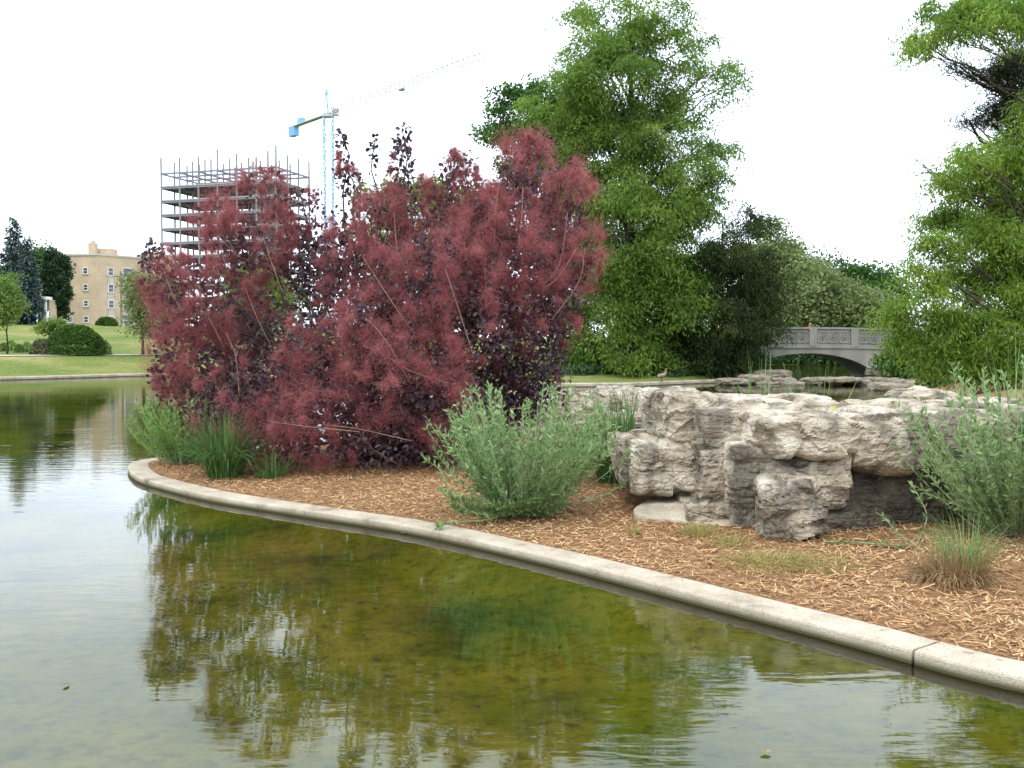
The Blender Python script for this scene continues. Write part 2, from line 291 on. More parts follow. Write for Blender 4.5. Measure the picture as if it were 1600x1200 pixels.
def water_mat():
    m, n, l, o = newmat('pond_water')
    g = n.new('ShaderNodeNewGeometry')
    mp1 = n.new('ShaderNodeMapping'); mp1.inputs['Scale'].default_value = (0.9, 3.0, 1); l.new(g.outputs['Position'], mp1.inputs[0])
    a = n.new('ShaderNodeTexNoise'); a.inputs['Scale'].default_value = 1.25; a.inputs['Detail'].default_value = 3; a.inputs['Distortion'].default_value = .4; l.new(mp1.outputs[0], a.inputs[0])
    f = n.new('ShaderNodeTexNoise'); f.inputs['Scale'].default_value = 6; f.inputs['Detail'].default_value = 2; l.new(mp1.outputs[0], f.inputs[0])
    big = n.new('ShaderNodeTexNoise'); big.inputs['Scale'].default_value = 0.16; big.inputs['Detail'].default_value = 2; l.new(g.outputs['Position'], big.inputs[0])
    mr = n.new('ShaderNodeMapRange'); mr.inputs[1].default_value = .38; mr.inputs[2].default_value = .66; mr.inputs[3].default_value = .25; mr.inputs[4].default_value = 1.0; l.new(big.outputs['Fac'], mr.inputs[0])
    f2 = n.new('ShaderNodeMath'); f2.operation = 'MULTIPLY'; f2.inputs[1].default_value = .22; l.new(f.outputs['Fac'], f2.inputs[0])
    s = n.new('ShaderNodeMath'); s.operation = 'ADD'; l.new(a.outputs['Fac'], s.inputs[0]); l.new(f2.outputs[0], s.inputs[1])
    h = n.new('ShaderNodeMath'); h.operation = 'MULTIPLY'; l.new(s.outputs[0], h.inputs[0]); l.new(mr.outputs[0], h.inputs[1])
    b = n.new('ShaderNodeBump'); b.inputs['Strength'].default_value = 1.0; b.inputs['Distance'].default_value = 0.0042; l.new(h.outputs[0], b.inputs['Height'])
    fr = n.new('ShaderNodeFresnel'); fr.inputs['IOR'].default_value = 1.5; l.new(b.outputs[0], fr.inputs['Normal'])
    gl = n.new('ShaderNodeBsdfGlossy'); gl.inputs['Roughness'].default_value = 0.02; l.new(b.outputs[0], gl.inputs['Normal'])
    tr = n.new('ShaderNodeBsdfTransparent'); tr.inputs[0].default_value = (0.88, 0.90, 0.62, 1)
    ms = n.new('ShaderNodeMixShader'); l.new(fr.outputs[0], ms.inputs[0]); l.new(tr.outputs[0], ms.inputs[1]); l.new(gl.outputs[0], ms.inputs[2]); l.new(ms.outputs[0], o.inputs[0]); return m
M['water'] = water_mat()

# ------------------------------------------------------------------ the pond outline and the terrain
def smooth_line(P, n=8):
    P = np.asarray(P, float); Q = np.vstack([2 * P[0] - P[1], P, 2 * P[-1] - P[-2]]); o = []
    for i in range(1, len(Q) - 2):
        p0, p1, p2, p3 = Q[i-1:i+3]; t = np.linspace(0, 1, n, endpoint=False)[:, None]
        o.append(.5 * (2 * p1 + (p2 - p0) * t + (2*p0 - 5*p1 + 4*p2 - p3) * t**2 + (3*p1 - p0 - 3*p2 + p3) * t**3))
    return np.vstack(o + [P[-1:]])
front_px = [(1600,1092),(1431,1036),(1150,963),(925,901),(780,866),(640,833),(520,816),(400,796),(337,787),(250,765),(210,751)]
FRONT = [(7.2,1.6),(5.6,3.3),(4.3,4.45)] + [tuple(atz(x, y, 0)[:2]) for x, y in front_px]
BACK = [(-5.88,15.35),(-5.85,16.1),(-5.2,17.4),(-3.6,18.9),(-1,20.2),(2,21),(4.5,21.8),(6.6,23.2),(9,26),(12.3,31.5),(15.2,40),(17.6,47),(20.4,54.5),(20.4,61)]
PEN = smooth_line(FRONT + BACK[:10], 8)
kf = np.exp(-(np.arange(-14, 15) / 6.0) ** 2); kf /= kf.sum(); nf_ = (len(FRONT) - 2) * 8
PS = np.stack([np.convolve(np.pad(PEN[:, q_], 14, mode='edge'), kf, 'valid') for q_ in (0, 1)], 1); wb_ = np.clip((nf_ - np.arange(len(PEN))) / 10.0, 0, 1)[:, None] * np.clip(np.arange(len(PEN)) / 12.0, 0, 1)[:, None]
PEN = PS * wb_ + PEN * (1 - wb_)
NFRONT = (len(FRONT) + 5) * 8
FARL = smooth_line([(-95,22),(-60,34),(-40,47),(-28.3,55),(-22.9,62.5),(-17,61.5),(-10,52.5),(-3,47),(4.75,46.4),(8.2,49.3),(11.5,52.3),(12.5,55.5),(12.5,60.5)], 5)
POND = np.vstack([FARL, [(10,80),(11,99),(44,99),(34,84),(25.5,69),(20.4,61)], np.array(BACK[::-1][1:4]), PEN[::-1], [(7.2,1.0),(-95,1.0)]])
def pond_dist(x, y):
    """signed distance to the shore: positive on land"""
    P = np.stack([x, y], 1); A = POND; B = np.roll(POND, -1, 0); best = np.full(len(P), 1e9); ins = np.zeros(len(P), bool)
    for a, b in zip(A, B):
        d = b - a; L2 = d @ d
        if L2 < 1e-12: continue
        t = np.clip(((P - a) @ d) / L2, 0, 1); q = P - a - t[:, None] * d; best = np.minimum(best, (q * q).sum(1))
        c = (a[1] > P[:, 1]) != (b[1] > P[:, 1])
        if d[1] != 0: ins ^= c & (P[:, 0] < d[0] * (P[:, 1] - a[1]) / d[1] + a[0])
    s = np.sqrt(best); return np.where(ins, -s, s)
def sstep(a, b, x): t = np.clip((x - a) / (b - a), 0, 1); return t * t * (3 - 2 * t)
def height(x, y, s=None):
    x = np.asarray(x, float); y = np.asarray(y, float)
    if s is None: s = pond_dist(x, y)
    left = np.interp(s, [0, .5, 8, 14, 75, 130, 400], [.1, .15, 1.15, 1.32, 4.75, 5.6, 6.5])
    mid = np.interp(s, [0, .3, 6, 20, 60, 300], [.1, .12, .45, 1.1, 2.0, 5.0])
    right = np.interp(s, [0, .5, 3, 8, 30, 100], [.02, .12, .75, 1.3, 1.9, 2.5])
    pen = np.interp(s, [0, .3, 1.5, 4], [.085, .085, .13, .2])
    wl = sstep(-8, -18, x) * sstep(25, 40, y)
    near = sstep(26, 22, y) * sstep(9.5, 6.5, x)
    wr = sstep(6, 9, x) * sstep(62, 52, y)
    z = mid * (1 - wl) + left * wl; z = z * (1 - wr) + right * wr; z = z * (1 - near) + pen * near
    z = z + np.where(s > 1, .03 * fbm(np.stack([x * .6, y * .6, 0 * x], 1), 3), 0)
    fine = sstep(24, 21, y)
    lo = .06 * fine + -.2 * (1 - fine); hi = .24 * fine + .6 * (1 - fine)
    k = np.clip((s - lo) / (hi - lo), 0, 1)
    return -0.17 * (1 - k) + z * k
def axis(segs):
    o = []
    for a, b, st in segs: o.append(np.arange(a, b, st))
    return np.unique(np.round(np.concatenate(o), 4))
gx = axis([(-900,-120,60),(-120,-40,4),(-40,-7,.8),(-7,8,.13),(8,40,.8),(40,120,6),(120,901,60)])
gy = axis([(-60,2,6),(2,4.4,.6),(4.4,22,.13),(22,75,.7),(75,200,4),(200,1200,50)])
GX, GY = np.meshgrid(gx, gy); fx, fy = GX.ravel(), GY.ravel()
gs = pond_dist(fx, fy); gz = height(fx, fy, gs)
V = np.stack([fx, fy, gz], 1); nx, ny = len(gx), len(gy)
i = (np.arange(ny - 1)[:, None] * nx + np.arange(nx - 1)[None]).ravel(); Fq = np.stack([i, i + 1, i + nx + 1, i + nx], 1)
cs = gs[Fq].mean(1); cx = fx[Fq].mean(1); cyy = fy[Fq].mean(1)
bedm = cs < .16; mul = (~bedm) & (cx > -7.5) & (cx < 26) & (cyy < 38) & (cyy > 2.5) & ((cyy < 26) | (cs < 9)) & ~((cx < 7) & (cyy > 24))
def sub(name, mask, mat):
    f = Fq[mask]; u, inv = np.unique(f, return_inverse=True)
    return tag(mesh_np(name, V[u], inv.reshape(-1, 4), mat, smooth=True), kind='structure')
sub('ground', ~bedm & ~mul, M['lawn']); sub('mulch_bed', mul, M['mulch']); sub('pond_bed', bedm, M['bed'])
wv = np.array([(-300,-20,0),(300,-20,0),(300,160,0),(-300,160,0)], float)
tag(mesh_np('pond_water', wv, np.array([(0,1,2,3)]), M['water']), kind='structure')
def gz_at(x, y): return float(height(np.array([x]), np.array([y]))[0])
def on_ground(px, py_guess, Y):
    p = at(px, py_guess, Y); return np.array((p[0], Y, gz_at(p[0], Y)))

def sweep(line, prof, name, mat, parent, closed_ends=True, inward=1):
    P = np.asarray(line, float); T = np.gradient(P, axis=0); T = unit(T); Nn = np.stack([T[:, 1], -T[:, 0]], 1) * inward
    pr = np.asarray(prof, float); k = len(pr)
    xy = P[:, None] + Nn[:, None] * pr[None, :, 0, None]; z = np.broadcast_to(pr[None, :, 1], xy.shape[:2])
    Vv = np.concatenate([xy, z[..., None]], -1).reshape(-1, 3)
    Vv[:, 2] += np.where(Vv[:, 2] > 0, .006 * fbm(np.c_[Vv[:, :2] * 1.3, Vv[:, 2] * 0], 3), 0)
    a = np.arange(len(P) - 1)[:, None] * k; j = np.arange(k - 1)[None]
    f = np.stack([a + j, a + j + 1, a + k + j + 1, a + k + j], -1).reshape(-1, 4)
    fs = [f, np.array([list(range(k))[::-1]]), np.array([[(len(P) - 1) * k + q for q in range(k)]])]
    return mesh_np(name, Vv, fs, mat, parent, smooth=False)
kerb = tag(empty('pond_kerb', (0, 0, 0)), kind='structure')
prof = [(0.02,-.56),(0,.0),(0,.066),(.007,.079),(.022,.086),(.28,.09),(.30,.08),(.302,-.05)]
joint = atz(1431, 1036, 0)[:2]
jd = np.linalg.norm(PEN - joint, axis=1).argmin()
def fine_line(P, n): 
    t = np.concatenate([[0], np.cumsum(np.linalg.norm(np.diff(P, axis=0), axis=1))]); u = np.linspace(0, t[-1], n); return np.stack([np.interp(u, t, P[:, 0]), np.interp(u, t, P[:, 1])], 1)
d_ = unit((PEN[jd + 1] - PEN[jd - 1])[None])[0]
segA = np.vstack([PEN[:jd], PEN[jd] - d_ * .008]); segB = np.vstack([PEN[jd] + d_ * .012, PEN[jd + 1:NFRONT + 20]])
area_sign = -1
for sg, nn in ((segA, 60), (segB, 220)):
    sweep(fine_line(sg, nn), prof, 'kerb_segment', M['concrete'], kerb, inward=area_sign * -1)
foot = sweep(fine_line(PEN[:NFRONT], 200), [(-.62,-.19),(-.27,-.088),(-.24,-.078),(.02,-.075)], 'kerb_footing', M['bed'], kerb, inward=area_sign * -1)
farprof = [(0,-.55),(0,.13),(.03,.17),(.35,.18),(.4,.0)]
kl = tag(sweep(fine_line(FARL[:26], 120), farprof, 'far_kerb', M['concrete'], None, inward=-1), kind='structure')
kc = tag(sweep(fine_line(FARL[24:52], 120), farprof, 'far_kerb', M['concrete'], None, inward=-1), kind='structure')
# path along the left bank
T_ = unit(np.gradient(FARL[:26], axis=0)); Np = np.stack([-T_[:, 1], T_[:, 0]], 1)
pi_, po_ = fine_line(FARL[:26] + Np * 9.2, 140), fine_line(FARL[:26] + Np * 10.8, 140)
hz_ = lambda P: np.c_[P, height(P[:, 0], P[:, 1]) + .05]
PV = np.vstack([hz_(pi_), hz_(po_)]); a_ = np.arange(139)
tag(mesh_np('path', PV, np.stack([a_, a_ + 1, a_ + 141, a_ + 140], 1), M['stone_trim']), kind='structure')

# wood chips on the bed: nobody could count them
def scatter_chips(n):
    x = rng.uniform(-6.2, 7.5, n * 3); y = 5.2 + (rng.random(n * 3) ** 1.5) * 12
    s = pond_dist(x, y); k = s > np.where(rng.random(n * 3) < .03, .16, .3); x, y = x[k][:n], y[k][:n]; m = len(x)
    z = np.where(pond_dist(x, y) < .31, .094, height(x, y)) + rng.uniform(.004, .03, m) * np.where(pond_dist(x, y) < .31, .2, 1)
    a = rng.uniform(0, math.pi * 2, m); tl = rng.normal(0, .22, m); ln = rng.uniform(.010, .038, m) * rng.choice([1, 1, 1.7], m); wd = rng.uniform(.0025, .0065, m)
    D = np.stack([np.cos(a) * np.cos(tl), np.sin(a) * np.cos(tl), np.sin(tl)], 1); S = unit(np.cross(D, np.array((0, 0, 1.0))) + rng.normal(0, .25, (m, 3)))
    C = np.stack([x, y, z], 1)
    Vv = np.stack([C - D * ln[:, None] - S * wd[:, None], C + D * ln[:, None] - S * wd[:, None] * .6, C + D * ln[:, None] * .9 + S * wd[:, None], C - D * ln[:, None] * .95 + S * wd[:, None]], 1).reshape(-1, 3)
    return tag(mesh_np('wood_chips', Vv, np.arange(m * 4).reshape(-1, 4), M['chip'], tint=np.clip(rng.beta(1.8, 1.8, m) + .38 * fbm(C * 1.1, 4), 0, 1)), 'orange brown wood chips spread over the planting bed', 'mulch', kind='stuff')
scatter_chips(82000)

# ------------------------------------------------------------------ leaves, tubes, trees
def leaf_quads(C, D, Nn, ln, wd):
    """diamond leaves: base C, axis D, face normal roughly Nn"""
    S = unit(np.cross(D, Nn)); ln = np.broadcast_to(ln, len(C))[:, None]; wd = np.broadcast_to(wd, len(C))[:, None]
    return np.stack([C, C + D * ln * .45 + S * wd, C + D * ln, C + D * ln * .45 - S * wd], 1).reshape(-1, 3), np.arange(len(C) * 4).reshape(-1, 4)
def oval_leaves(C, D, Nn, ln, wd):
    S = unit(np.cross(D, Nn)); U = unit(np.cross(S, D)); ln = ln[:, None]; wd = wd[:, None]
    Vv = np.stack([C, C + D*ln*.3 + S*wd*.85 + U*wd*.3, C + D*ln*.72 + S*wd*.85 + U*wd*.3, C + D*ln, C + D*ln*.72 - S*wd*.85 + U*wd*.3, C + D*ln*.3 - S*wd*.85 + U*wd*.3], 1).reshape(-1, 3)
    k = np.arange(len(C))[:, None] * 6
    return Vv, np.vstack([k + np.array([0, 1, 2, 3]), k + np.array([0, 3, 4, 5])])
def lobes_px(Ls, Y, spread, seed):
    """(px, py, rx, ry[, dY]) crown lobes seen in the photograph, given real size and a depth of their own"""
    r = np.random.default_rng(seed); o = []
    for q in Ls:
        dy = q[4] if len(q) > 4 else r.uniform(-1, 1) * spread
        c = at(q[0], q[1], Y + dy); k = (Y + dy) / F; o.append((c, np.array((q[2] * k, (q[2] + q[3]) / 2 * k, q[3] * k))))
    return o
def limb(mb, a, b, r0, r1, sag=0.0, n=6, sides=5):
    a = np.asarray(a, float); b = np.asarray(b, float); t = np.linspace(0, 1, n)[:, None]; P = a + (b - a) * t
    Lg = np.linalg.norm(b - a); P[1:-1] += rng.normal(0, Lg * .025, (n - 2, 3)); P[:, 2] += sag * Lg * (t[:, 0] * (1 - t[:, 0])) * 2
    mb.tube(P, np.linspace(r0, r1, n), sides, cap=False)
def tree(name, label, cat, base, top, lobes, mat, clumps, nleaf, leaf=(.16, .05), csize=.8, flat=.5, droop=0.0, r0=.35, group=None, bark='bark', core=.35, limbs=True, up=.5, tintb=0.0, shell=.55):
    base = np.asarray(base, float); top = np.asarray(top, float); root = tag(empty(name, base), label, cat, group)
    mb = MB(); n = 9; t = np.linspace(0, 1, n)[:, None]; P = base + (top - base) * t; H = np.linalg.norm(top - base)
    P[1:-1, :2] += rng.normal(0, H * .006, (n - 2, 2)); mb.tube(P - np.array((0, 0, .15)) * (t == 0), r0 * (1 - .93 * t[:, 0]) * np.where(t[:, 0] == 0, 1.35, 1), 8)
    vol = np.array([(l[1].prod()) ** .67 for l in lobes]); vol /= vol.sum(); CC = []; OUT = []
    for (c, r), v in zip(lobes, vol):
        k = max(3, int(clumps * v)); d = rnd_dir(k); rad = (core + (1 - core) * rng.random(k) ** shell)[:, None]
        CC.append(c + d * r * rad); OUT.append(d)
        if limbs:
            f = np.clip((c[2] - base[2]) / H - rng.uniform(.08, .2), .08, .93); s = base + (top - base) * f
            rr = r0 * (1 - .93 * f) * .5
            limb(mb, s, c, rr, rr * .3, -.08)
            for q in range(min(k, 5)): limb(mb, c * .55 + s * .45, CC[-1][q], rr * .35, .012, -.05, 5, 4)
    CC = np.vstack(CC); OUT = np.vstack(OUT); K = len(CC)
    sz = csize * rng.uniform(.6, 1.35, K); ct = rng.normal(0, .2, K)
    idx = np.repeat(np.arange(K), nleaf); off = rng.normal(0, .45, (len(idx), 3)); nr_ = np.linalg.norm(off, axis=1, keepdims=True); off *= np.minimum(1, 1.05 / nr_); off[:, 2] *= flat
    Pn = CC[idx] + off * sz[idx][:, None]; Pn[:, 2] -= droop * sz[idx] * (off[:, 0] ** 2 + off[:, 1] ** 2) * .8
    D = unit(rng.normal(size=(len(idx), 3)) + OUT[idx] * .6 + np.array((0, 0, -droop * 1.6 + .1)))
    Nn = unit(rng.normal(size=(len(idx), 3)) * .8 + np.array((0, 0, up)))
    lk = rng.uniform(.6, 1.3, len(idx))
    Vv, Fv = leaf_quads(Pn, D, Nn, leaf[0] * lk, leaf[1] * lk)
    tint = np.clip(.5 + tintb + ct[idx] + rng.normal(0, .14, len(idx)), 0, 1)
    tag(mb.build('trunk', M[bark], root, True), None); tag(mesh_np('crown', Vv, Fv, mat, root, tint), kind='stuff')
    return root

# ------------------------------------------------------------------ the smoke bush
def smoke_bush():
    Y0 = 15.2; base = np.array((at(590, 740, Y0)[0], Y0, .18)); root = tag(empty('smoke_bush', base), 'huge smoke bush with dusky red feathery plumes and dark purple leaves', 'bush')
    # px, py, rx, ry, depth offset, plume share
    Ls = [(325,470,105,75,.2,1),(300,560,75,75,.1,.9),(262,430,42,50,.3,.5),(390,390,75,60,.2,1),(345,350,42,40,.4,.9),(412,300,38,48,.3,.9),(470,330,45,45,.5,.6),(480,410,60,60,.4,.35),(400,640,95,85,-.6,.55),
          (580,355,75,55,.3,1),(540,420,70,60,-.2,.7),(640,330,60,50,.5,1),(715,300,48,55,.5,.9),(760,350,60,60,.2,1),(825,285,58,68,.4,1),(890,310,42,62,.6,1),(905,400,38,60,.5,1),
          (680,420,100,70,-.4,1),(800,400,80,70,-.2,1),(620,500,100,80,-.8,.8),(740,490,110,80,-.6,.6),(850,480,60,70,.0,.55),(820,555,65,55,.0,.12),(520,560,95,80,-.8,.6),(640,590,120,75,-1.2,.9),(710,640,75,60,-1.2,.35),
          (500,660,95,65,-1.3,.9),(600,690,110,48,-1.3,.4),(420,690,75,50,-1.0,.6),(545,285,22,28,.4,.6),(628,265,20,45,.3,.25),(535,262,14,26,.4,.5),(585,235,9,22,.3,.05),(533,215,8,18,.4,.05),(628,215,14,24,.3,.2),(720,255,28,25,.5,.7),(830,235,25,28,.4,1),
          (560,470,100,90,1.2,.2),(700,520,140,110,1.3,.2),(400,540,110,90,1.3,.3),(780,440,110,100,1.6,.5),(240,400,20,26,.3,.1),(610,620,150,90,.6,.05),(430,600,110,90,.5,.1),(660,700,90,35,-.8,.1),(262,590,36,32,.2,.9),(800,630,60,45,.2,.08),(760,690,60,40,-.4,.05),(850,600,40,40,.5,.1),(295,625,52,40,.5,.4),(330,660,50,40,.2,.3),(800,330,65,60,1.2,.6),(872,400,48,75,1.2,.5),(790,600,80,60,1.0,.05),(865,470,50,60,1.0,.3),(720,400,90,80,1.4,.3)]
    stems = MB(); shoots = []; PC = []; PR = []; LC = []; LO = []
    nst = 15; roots = [base + np.array((math.cos(a) * rng.uniform(.1, .7), math.sin(a) * rng.uniform(.1, .5), -.1)) for a in np.linspace(0, 6.28, nst)]
    for q in Ls:
        c = at(q[0], q[1], Y0 + q[4]); k = (Y0 + q[4]) / F; r = np.array((q[2] * k, (q[2] * .55 + q[3] * .45) * k, q[3] * k))
        s = roots[rng.integers(nst)]; mid = s * .5 + c * .5 + np.array((0, 0, .15)); limb(stems, s, mid, .035, .022, .1); limb(stems, mid, c + np.array((0, 0, r[2] * .5)), .022, .008, .05)
        A = (r[0] * r[2])
        n1 = int(A * 78 * q[5] + 3 * q[5]); n2 = int(A * (480 + 1400 * (1 - q[5]))) + 10
        d = rnd_dir(n1); d[:, 1] -= .25; d[:, 2] += .15; d = unit(d); PC.append(c + d * r * (.72 + .33 * rng.random(n1))[:, None]); PR.append(rng.uniform(.12, .30, n1) * (1 if A > .12 else .6))
        d = rnd_dir(n2); LC.append(c + d * r * (.35 + (.72 - .17 * q[5]) * rng.random(n2) ** .6)[:, None]); LO.append(d)
        for _ in range(2 if A > .3 else 1):   # long pale flowering shoots
            dd = unit(np.array((rng.normal(0, .45), -.5, rng.uniform(.4, 1.2)))); e = c + dd * r * 1.03
            if rng.random() < .35: shoot = MB(); shoots.append(shoot); limb(shoot, c + dd * r * .2 - np.array((rng.normal(0, .18), 0, r[2] * .8)), e, .006, .003, rng.uniform(-.12, .12), 8, 4)
    PC = np.vstack(PC); PR = np.concatenate(PR); K = len(PC); per = 410
    idx = np.repeat(np.arange(K), per); u = rnd_dir(len(idx)); rad = np.minimum(np.abs(rng.normal(0, .62, len(idx))), 1.5)
    stretch = np.stack([rng.uniform(.6, 1.2, K), rng.uniform(.6, 1.2, K), rng.uniform(.8, 1.7, K)], 1)
    C = PC[idx] + u * (rad * PR[idx])[:, None] * stretch[idx]; C = C + .10 * np.stack([fbm(C * 3.2, 2, 70 + q_) for q_ in range(3)], 1)
    D = unit(u * .7 + rng.normal(0, .6, (len(idx), 3)) + np.array((0, 0, .25))); S = unit(np.cross(D, rng.normal(size=(len(idx), 3))))
    ln = rng.uniform(.025, .07, len(idx))[:, None]; wd = .0021
    Vv = np.stack([C - D * ln - S * wd, C - D * ln + S * wd, C + D * ln], 1).reshape(-1, 3)
    ct = rng.normal(.5, .17, K); tint = np.clip(ct[idx] + rng.normal(0, .15, len(idx)), 0, 1)
    tag(mesh_np('plumes', Vv, np.arange(len(idx) * 3).reshape(-1, 3), M['smoke'], root, tint), kind='stuff')
    core = []
    for q in Ls:
        if q[2] * q[3] < 2400: continue
        c = at(q[0], q[1], Y0 + q[4] + .5); k = Y0 / F; r = np.array((q[2] * k, q[2] * k * .6, q[3] * k)) * .86; n3 = int(r[0] * r[2] * 420); core.append(c + rnd_dir(n3) * r * (rng.random(n3) ** .4)[:, None])
    core = np.vstack(core); core = core[core[:, 2] > .3]; m = len(core); Vc, Fc = oval_leaves(core, rnd_dir(m), unit(rng.normal(size=(m, 3)) * .6 + np.array((0, -.8, .3))), rng.uniform(.09, .14, m), rng.uniform(.034, .052, m))
    tag(mesh_np('inner_leaves', Vc, Fc, M['purple'], root, np.tile(np.clip(rng.normal(.4, .2, m), 0, 1), 2)), kind='stuff')
    LC = np.vstack(LC); LO = np.vstack(LO); m = len(LC); ok = LC[:, 2] > .22; LC, LO = LC[ok], LO[ok]; m = len(LC)
    Dl = unit(LO * .5 + rng.normal(size=(m, 3)) + np.array((0, 0, -.1))); Nl = unit(rng.normal(size=(m, 3)) * .7 + np.array((0, -.3, .8)))
    Vl, Fl = oval_leaves(LC, Dl, Nl, rng.uniform(.055, .10, m), rng.uniform(.022, .037, m))
    tag(mesh_np('leaves', Vl, Fl, M['purple'], root, np.tile(np.clip(rng.normal(.45, .22, m), 0, 1), 2)), kind='stuff')
    # a few fresh pale green shoots inside
    g = []; 
    for px, py, Y in [(655,545,13.7),(670,548,13.7),(820,500,14.4),(800,560,14.5),(830,580,14.5),(540,545,13.8),(845,565,14.5)]:
        g.append(at(px, py, Y) + rng.normal(0, .09, (16, 3)))
    g = np.vstack(g); m = len(g); Vg, Fg = oval_leaves(g, rnd_dir(m), unit(rng.normal(size=(m, 3)) + np.array((0, -.5, .5))), rng.uniform(.03, .06, m), rng.uniform(.011, .02, m))
    tag(mesh_np('young_leaves', Vg, Fg, M['yellowgreen'], root, np.tile(rng.random(m), 2)), kind='stuff')
    stems.build('stems', M['bark'], root, True)
    for pts in [[(700,600,13.2),(640,580,13.1),(600,555,13.2),(565,540,13.4)],[(560,676,13.0),(480,668,12.9),(420,660,13.2)],[(640,690,13.1),(560,672,13.0),(500,664,13.1)],
                [(645,520,13.6),(610,470,13.5),(565,400,13.8)],[(740,560,13.6),(715,480,13.5),(695,420,13.7)],[(640,432,14.2),(620,390,14.2),(614,330,14.6)],[(808,400,14.4),(815,340,14.4),(817,290,14.8)],
                [(845,450,14.5),(875,410,14.5),(888,330,14.8)],[(840,455,14.5),(870,435,14.5),(900,390,14.8)],[(862,500,14.5),(905,440,14.7),(915,385,15)],[(640,600,13.3),(600,530,13.3),(568,495,13.6)],[(772,390,14.5),(774,330,14.5),(778,290,14.8)],
                [(345,540,14.6),(320,490,14.6),(300,440,14.9)],[(280,490,14.8),(262,450,14.8),(250,415,15.0)],[(420,540,14.3),(400,500,14.3),(380,450,14.6)],[(355,430,14.8),(345,400,14.8),(335,350,15.1)],[(370,620,14.0),(365,560,14.1),(350,520,14.4)],[(440,460,14.4),(425,420,14.4),(408,370,14.8)]]:
        shoots.append(MB().tube(smooth_line([at(*p) for p in pts], 5) + np.array((0, .12, 0)), np.linspace(.006, .0028, len(pts) * 5 - 4), 4))
    for sh in shoots: sh.build('flowering_shoot', M['twig'], root, True)
smoke_bush()

# ------------------------------------------------------------------ leafy shrubs and grasses
def stem_shrub(name, label, cat, base, stems, mat, height_, spread, leaf=(.06, .009), nleaf=62, extra=(), group=None, stemmat='stem', tilt=.75):
    base = np.asarray(base, float); root = tag(empty(name, base), label, cat, group); mb = MB(); LC = []; LD = []
    paths = []
    for i in range(stems):
        a = rng.uniform(0, 6.283); ph = tilt * rng.random() ** .7; Lg = height_ * rng.uniform(.6, 1.05) * (1 - .25 * ph)
        d0 = np.array((math.cos(a) * math.sin(ph + .25), math.sin(a) * math.sin(ph + .25), math.cos(ph + .25))); d1 = np.array((math.cos(a) * math.sin(ph * .7), math.sin(a) * math.sin(ph * .7), math.cos(ph * .7)))
        t = np.linspace(0, 1, 7)[:, None]; o = base + np.array((math.cos(a), math.sin(a), 0)) * rng.uniform(0, spread * .22)
        P = o + (d0 * t * (1 - t * .5) + d1 * t * t * .5) * Lg; P[:, :2] += (P[:, :2] - base[:2]) * (spread / height_ - .6) * .5 * t; paths.append(P)
    for e in extra: paths.append(smooth_line([base + np.array((0, 0, .05))] + [np.asarray(q, float) for q in e], 4))
    for P in paths:
        mb.tube(P, np.linspace(.006, .002, len(P)), 3, cap=False)
        u = np.sort(rng.uniform(.1, 1, nleaf)); k = u * (len(P) - 1); j = np.minimum(k.astype(int), len(P) - 2); fr = (k - j)[:, None]
        C = P[j] * (1 - fr) + P[j + 1] * fr; T = unit(P[j + 1] - P[j]); side = unit(np.cross(T, rng.normal(size=(nleaf, 3)))); LC.append(C); LD.append(unit(T * .75 + side * rng.uniform(.5, 1.1, nleaf)[:, None]))
    LC = np.vstack(LC); LD = np.vstack(LD); m = len(LC); lk = rng.uniform(.6, 1.25, m)
    Vv, Fv = leaf_quads(LC, LD, unit(rng.normal(size=(m, 3)) * .5 + np.array((0, -.2, 1))), leaf[0] * lk, leaf[1] * lk)
    mb.build('stems', M[stemmat], root); tag(mesh_np('leaves', Vv, Fv, mat, root, np.clip(rng.normal(.5, .25, m), 0, 1)), kind='stuff'); return root
def grass(name, label, cat, base, n, h, spread, mat, lean=.7, wd=.006, group=None, parent=None, seg=6, vary=.35):
    base = np.asarray(base, float); a = rng.uniform(0, 6.283, n); ph = lean * rng.random(n) ** .8; Lg = h * rng.uniform(1 - vary, 1.1, n)
    o = base + np.stack([np.cos(a), np.sin(a), 0 * a], 1) * (rng.random(n) ** .6 * spread)[:, None]; a2 = a + rng.normal(0, .5, n); H = np.stack([np.cos(a2), np.sin(a2), 0 * a], 1); Z = np.array((0, 0, 1.0))
    t = np.linspace(0, 1, seg); P = np.zeros((n, seg, 3)); p = o.copy(); P[:, 0] = p
    for k in range(1, seg):
        an = ph * (.45 + 2.3 * t[k] ** 1.5); p = p + (H * np.sin(an)[:, None] + Z * np.cos(an)[:, None]) * (Lg / (seg - 1))[:, None]; P[:, k] = p
    S = unit(np.cross(H, Z) + rng.normal(0, .3, (n, 3)))[:, None] * (wd * (1 - t ** 2 * .92))[None, :, None] * rng.uniform(.6, 1.3, n)[:, None, None]
    Vv = np.stack([P - S, P + S], 2).reshape(-1, 3); b = (np.arange(n)[:, None] * seg + np.arange(seg - 1)[None]).ravel() * 2
    f = np.stack([b, b + 1, b + 3, b + 2], 1); tint = np.repeat(np.clip(rng.normal(.5, .25, n), 0, 1), seg - 1)
    if parent is not None: return tag(mesh_np(name, Vv, f, mat, parent, tint), kind='stuff')
    root = tag(empty(name, base), label, cat, group); tag(mesh_np('blades', Vv, f, mat, root, tint), kind='stuff'); return root
def gpt(px, py, z=.14): p = atz(px, py, z); p[2] = gz_at(p[0], p[1]); return p
b = gpt(815, 800); Yb = b[1]
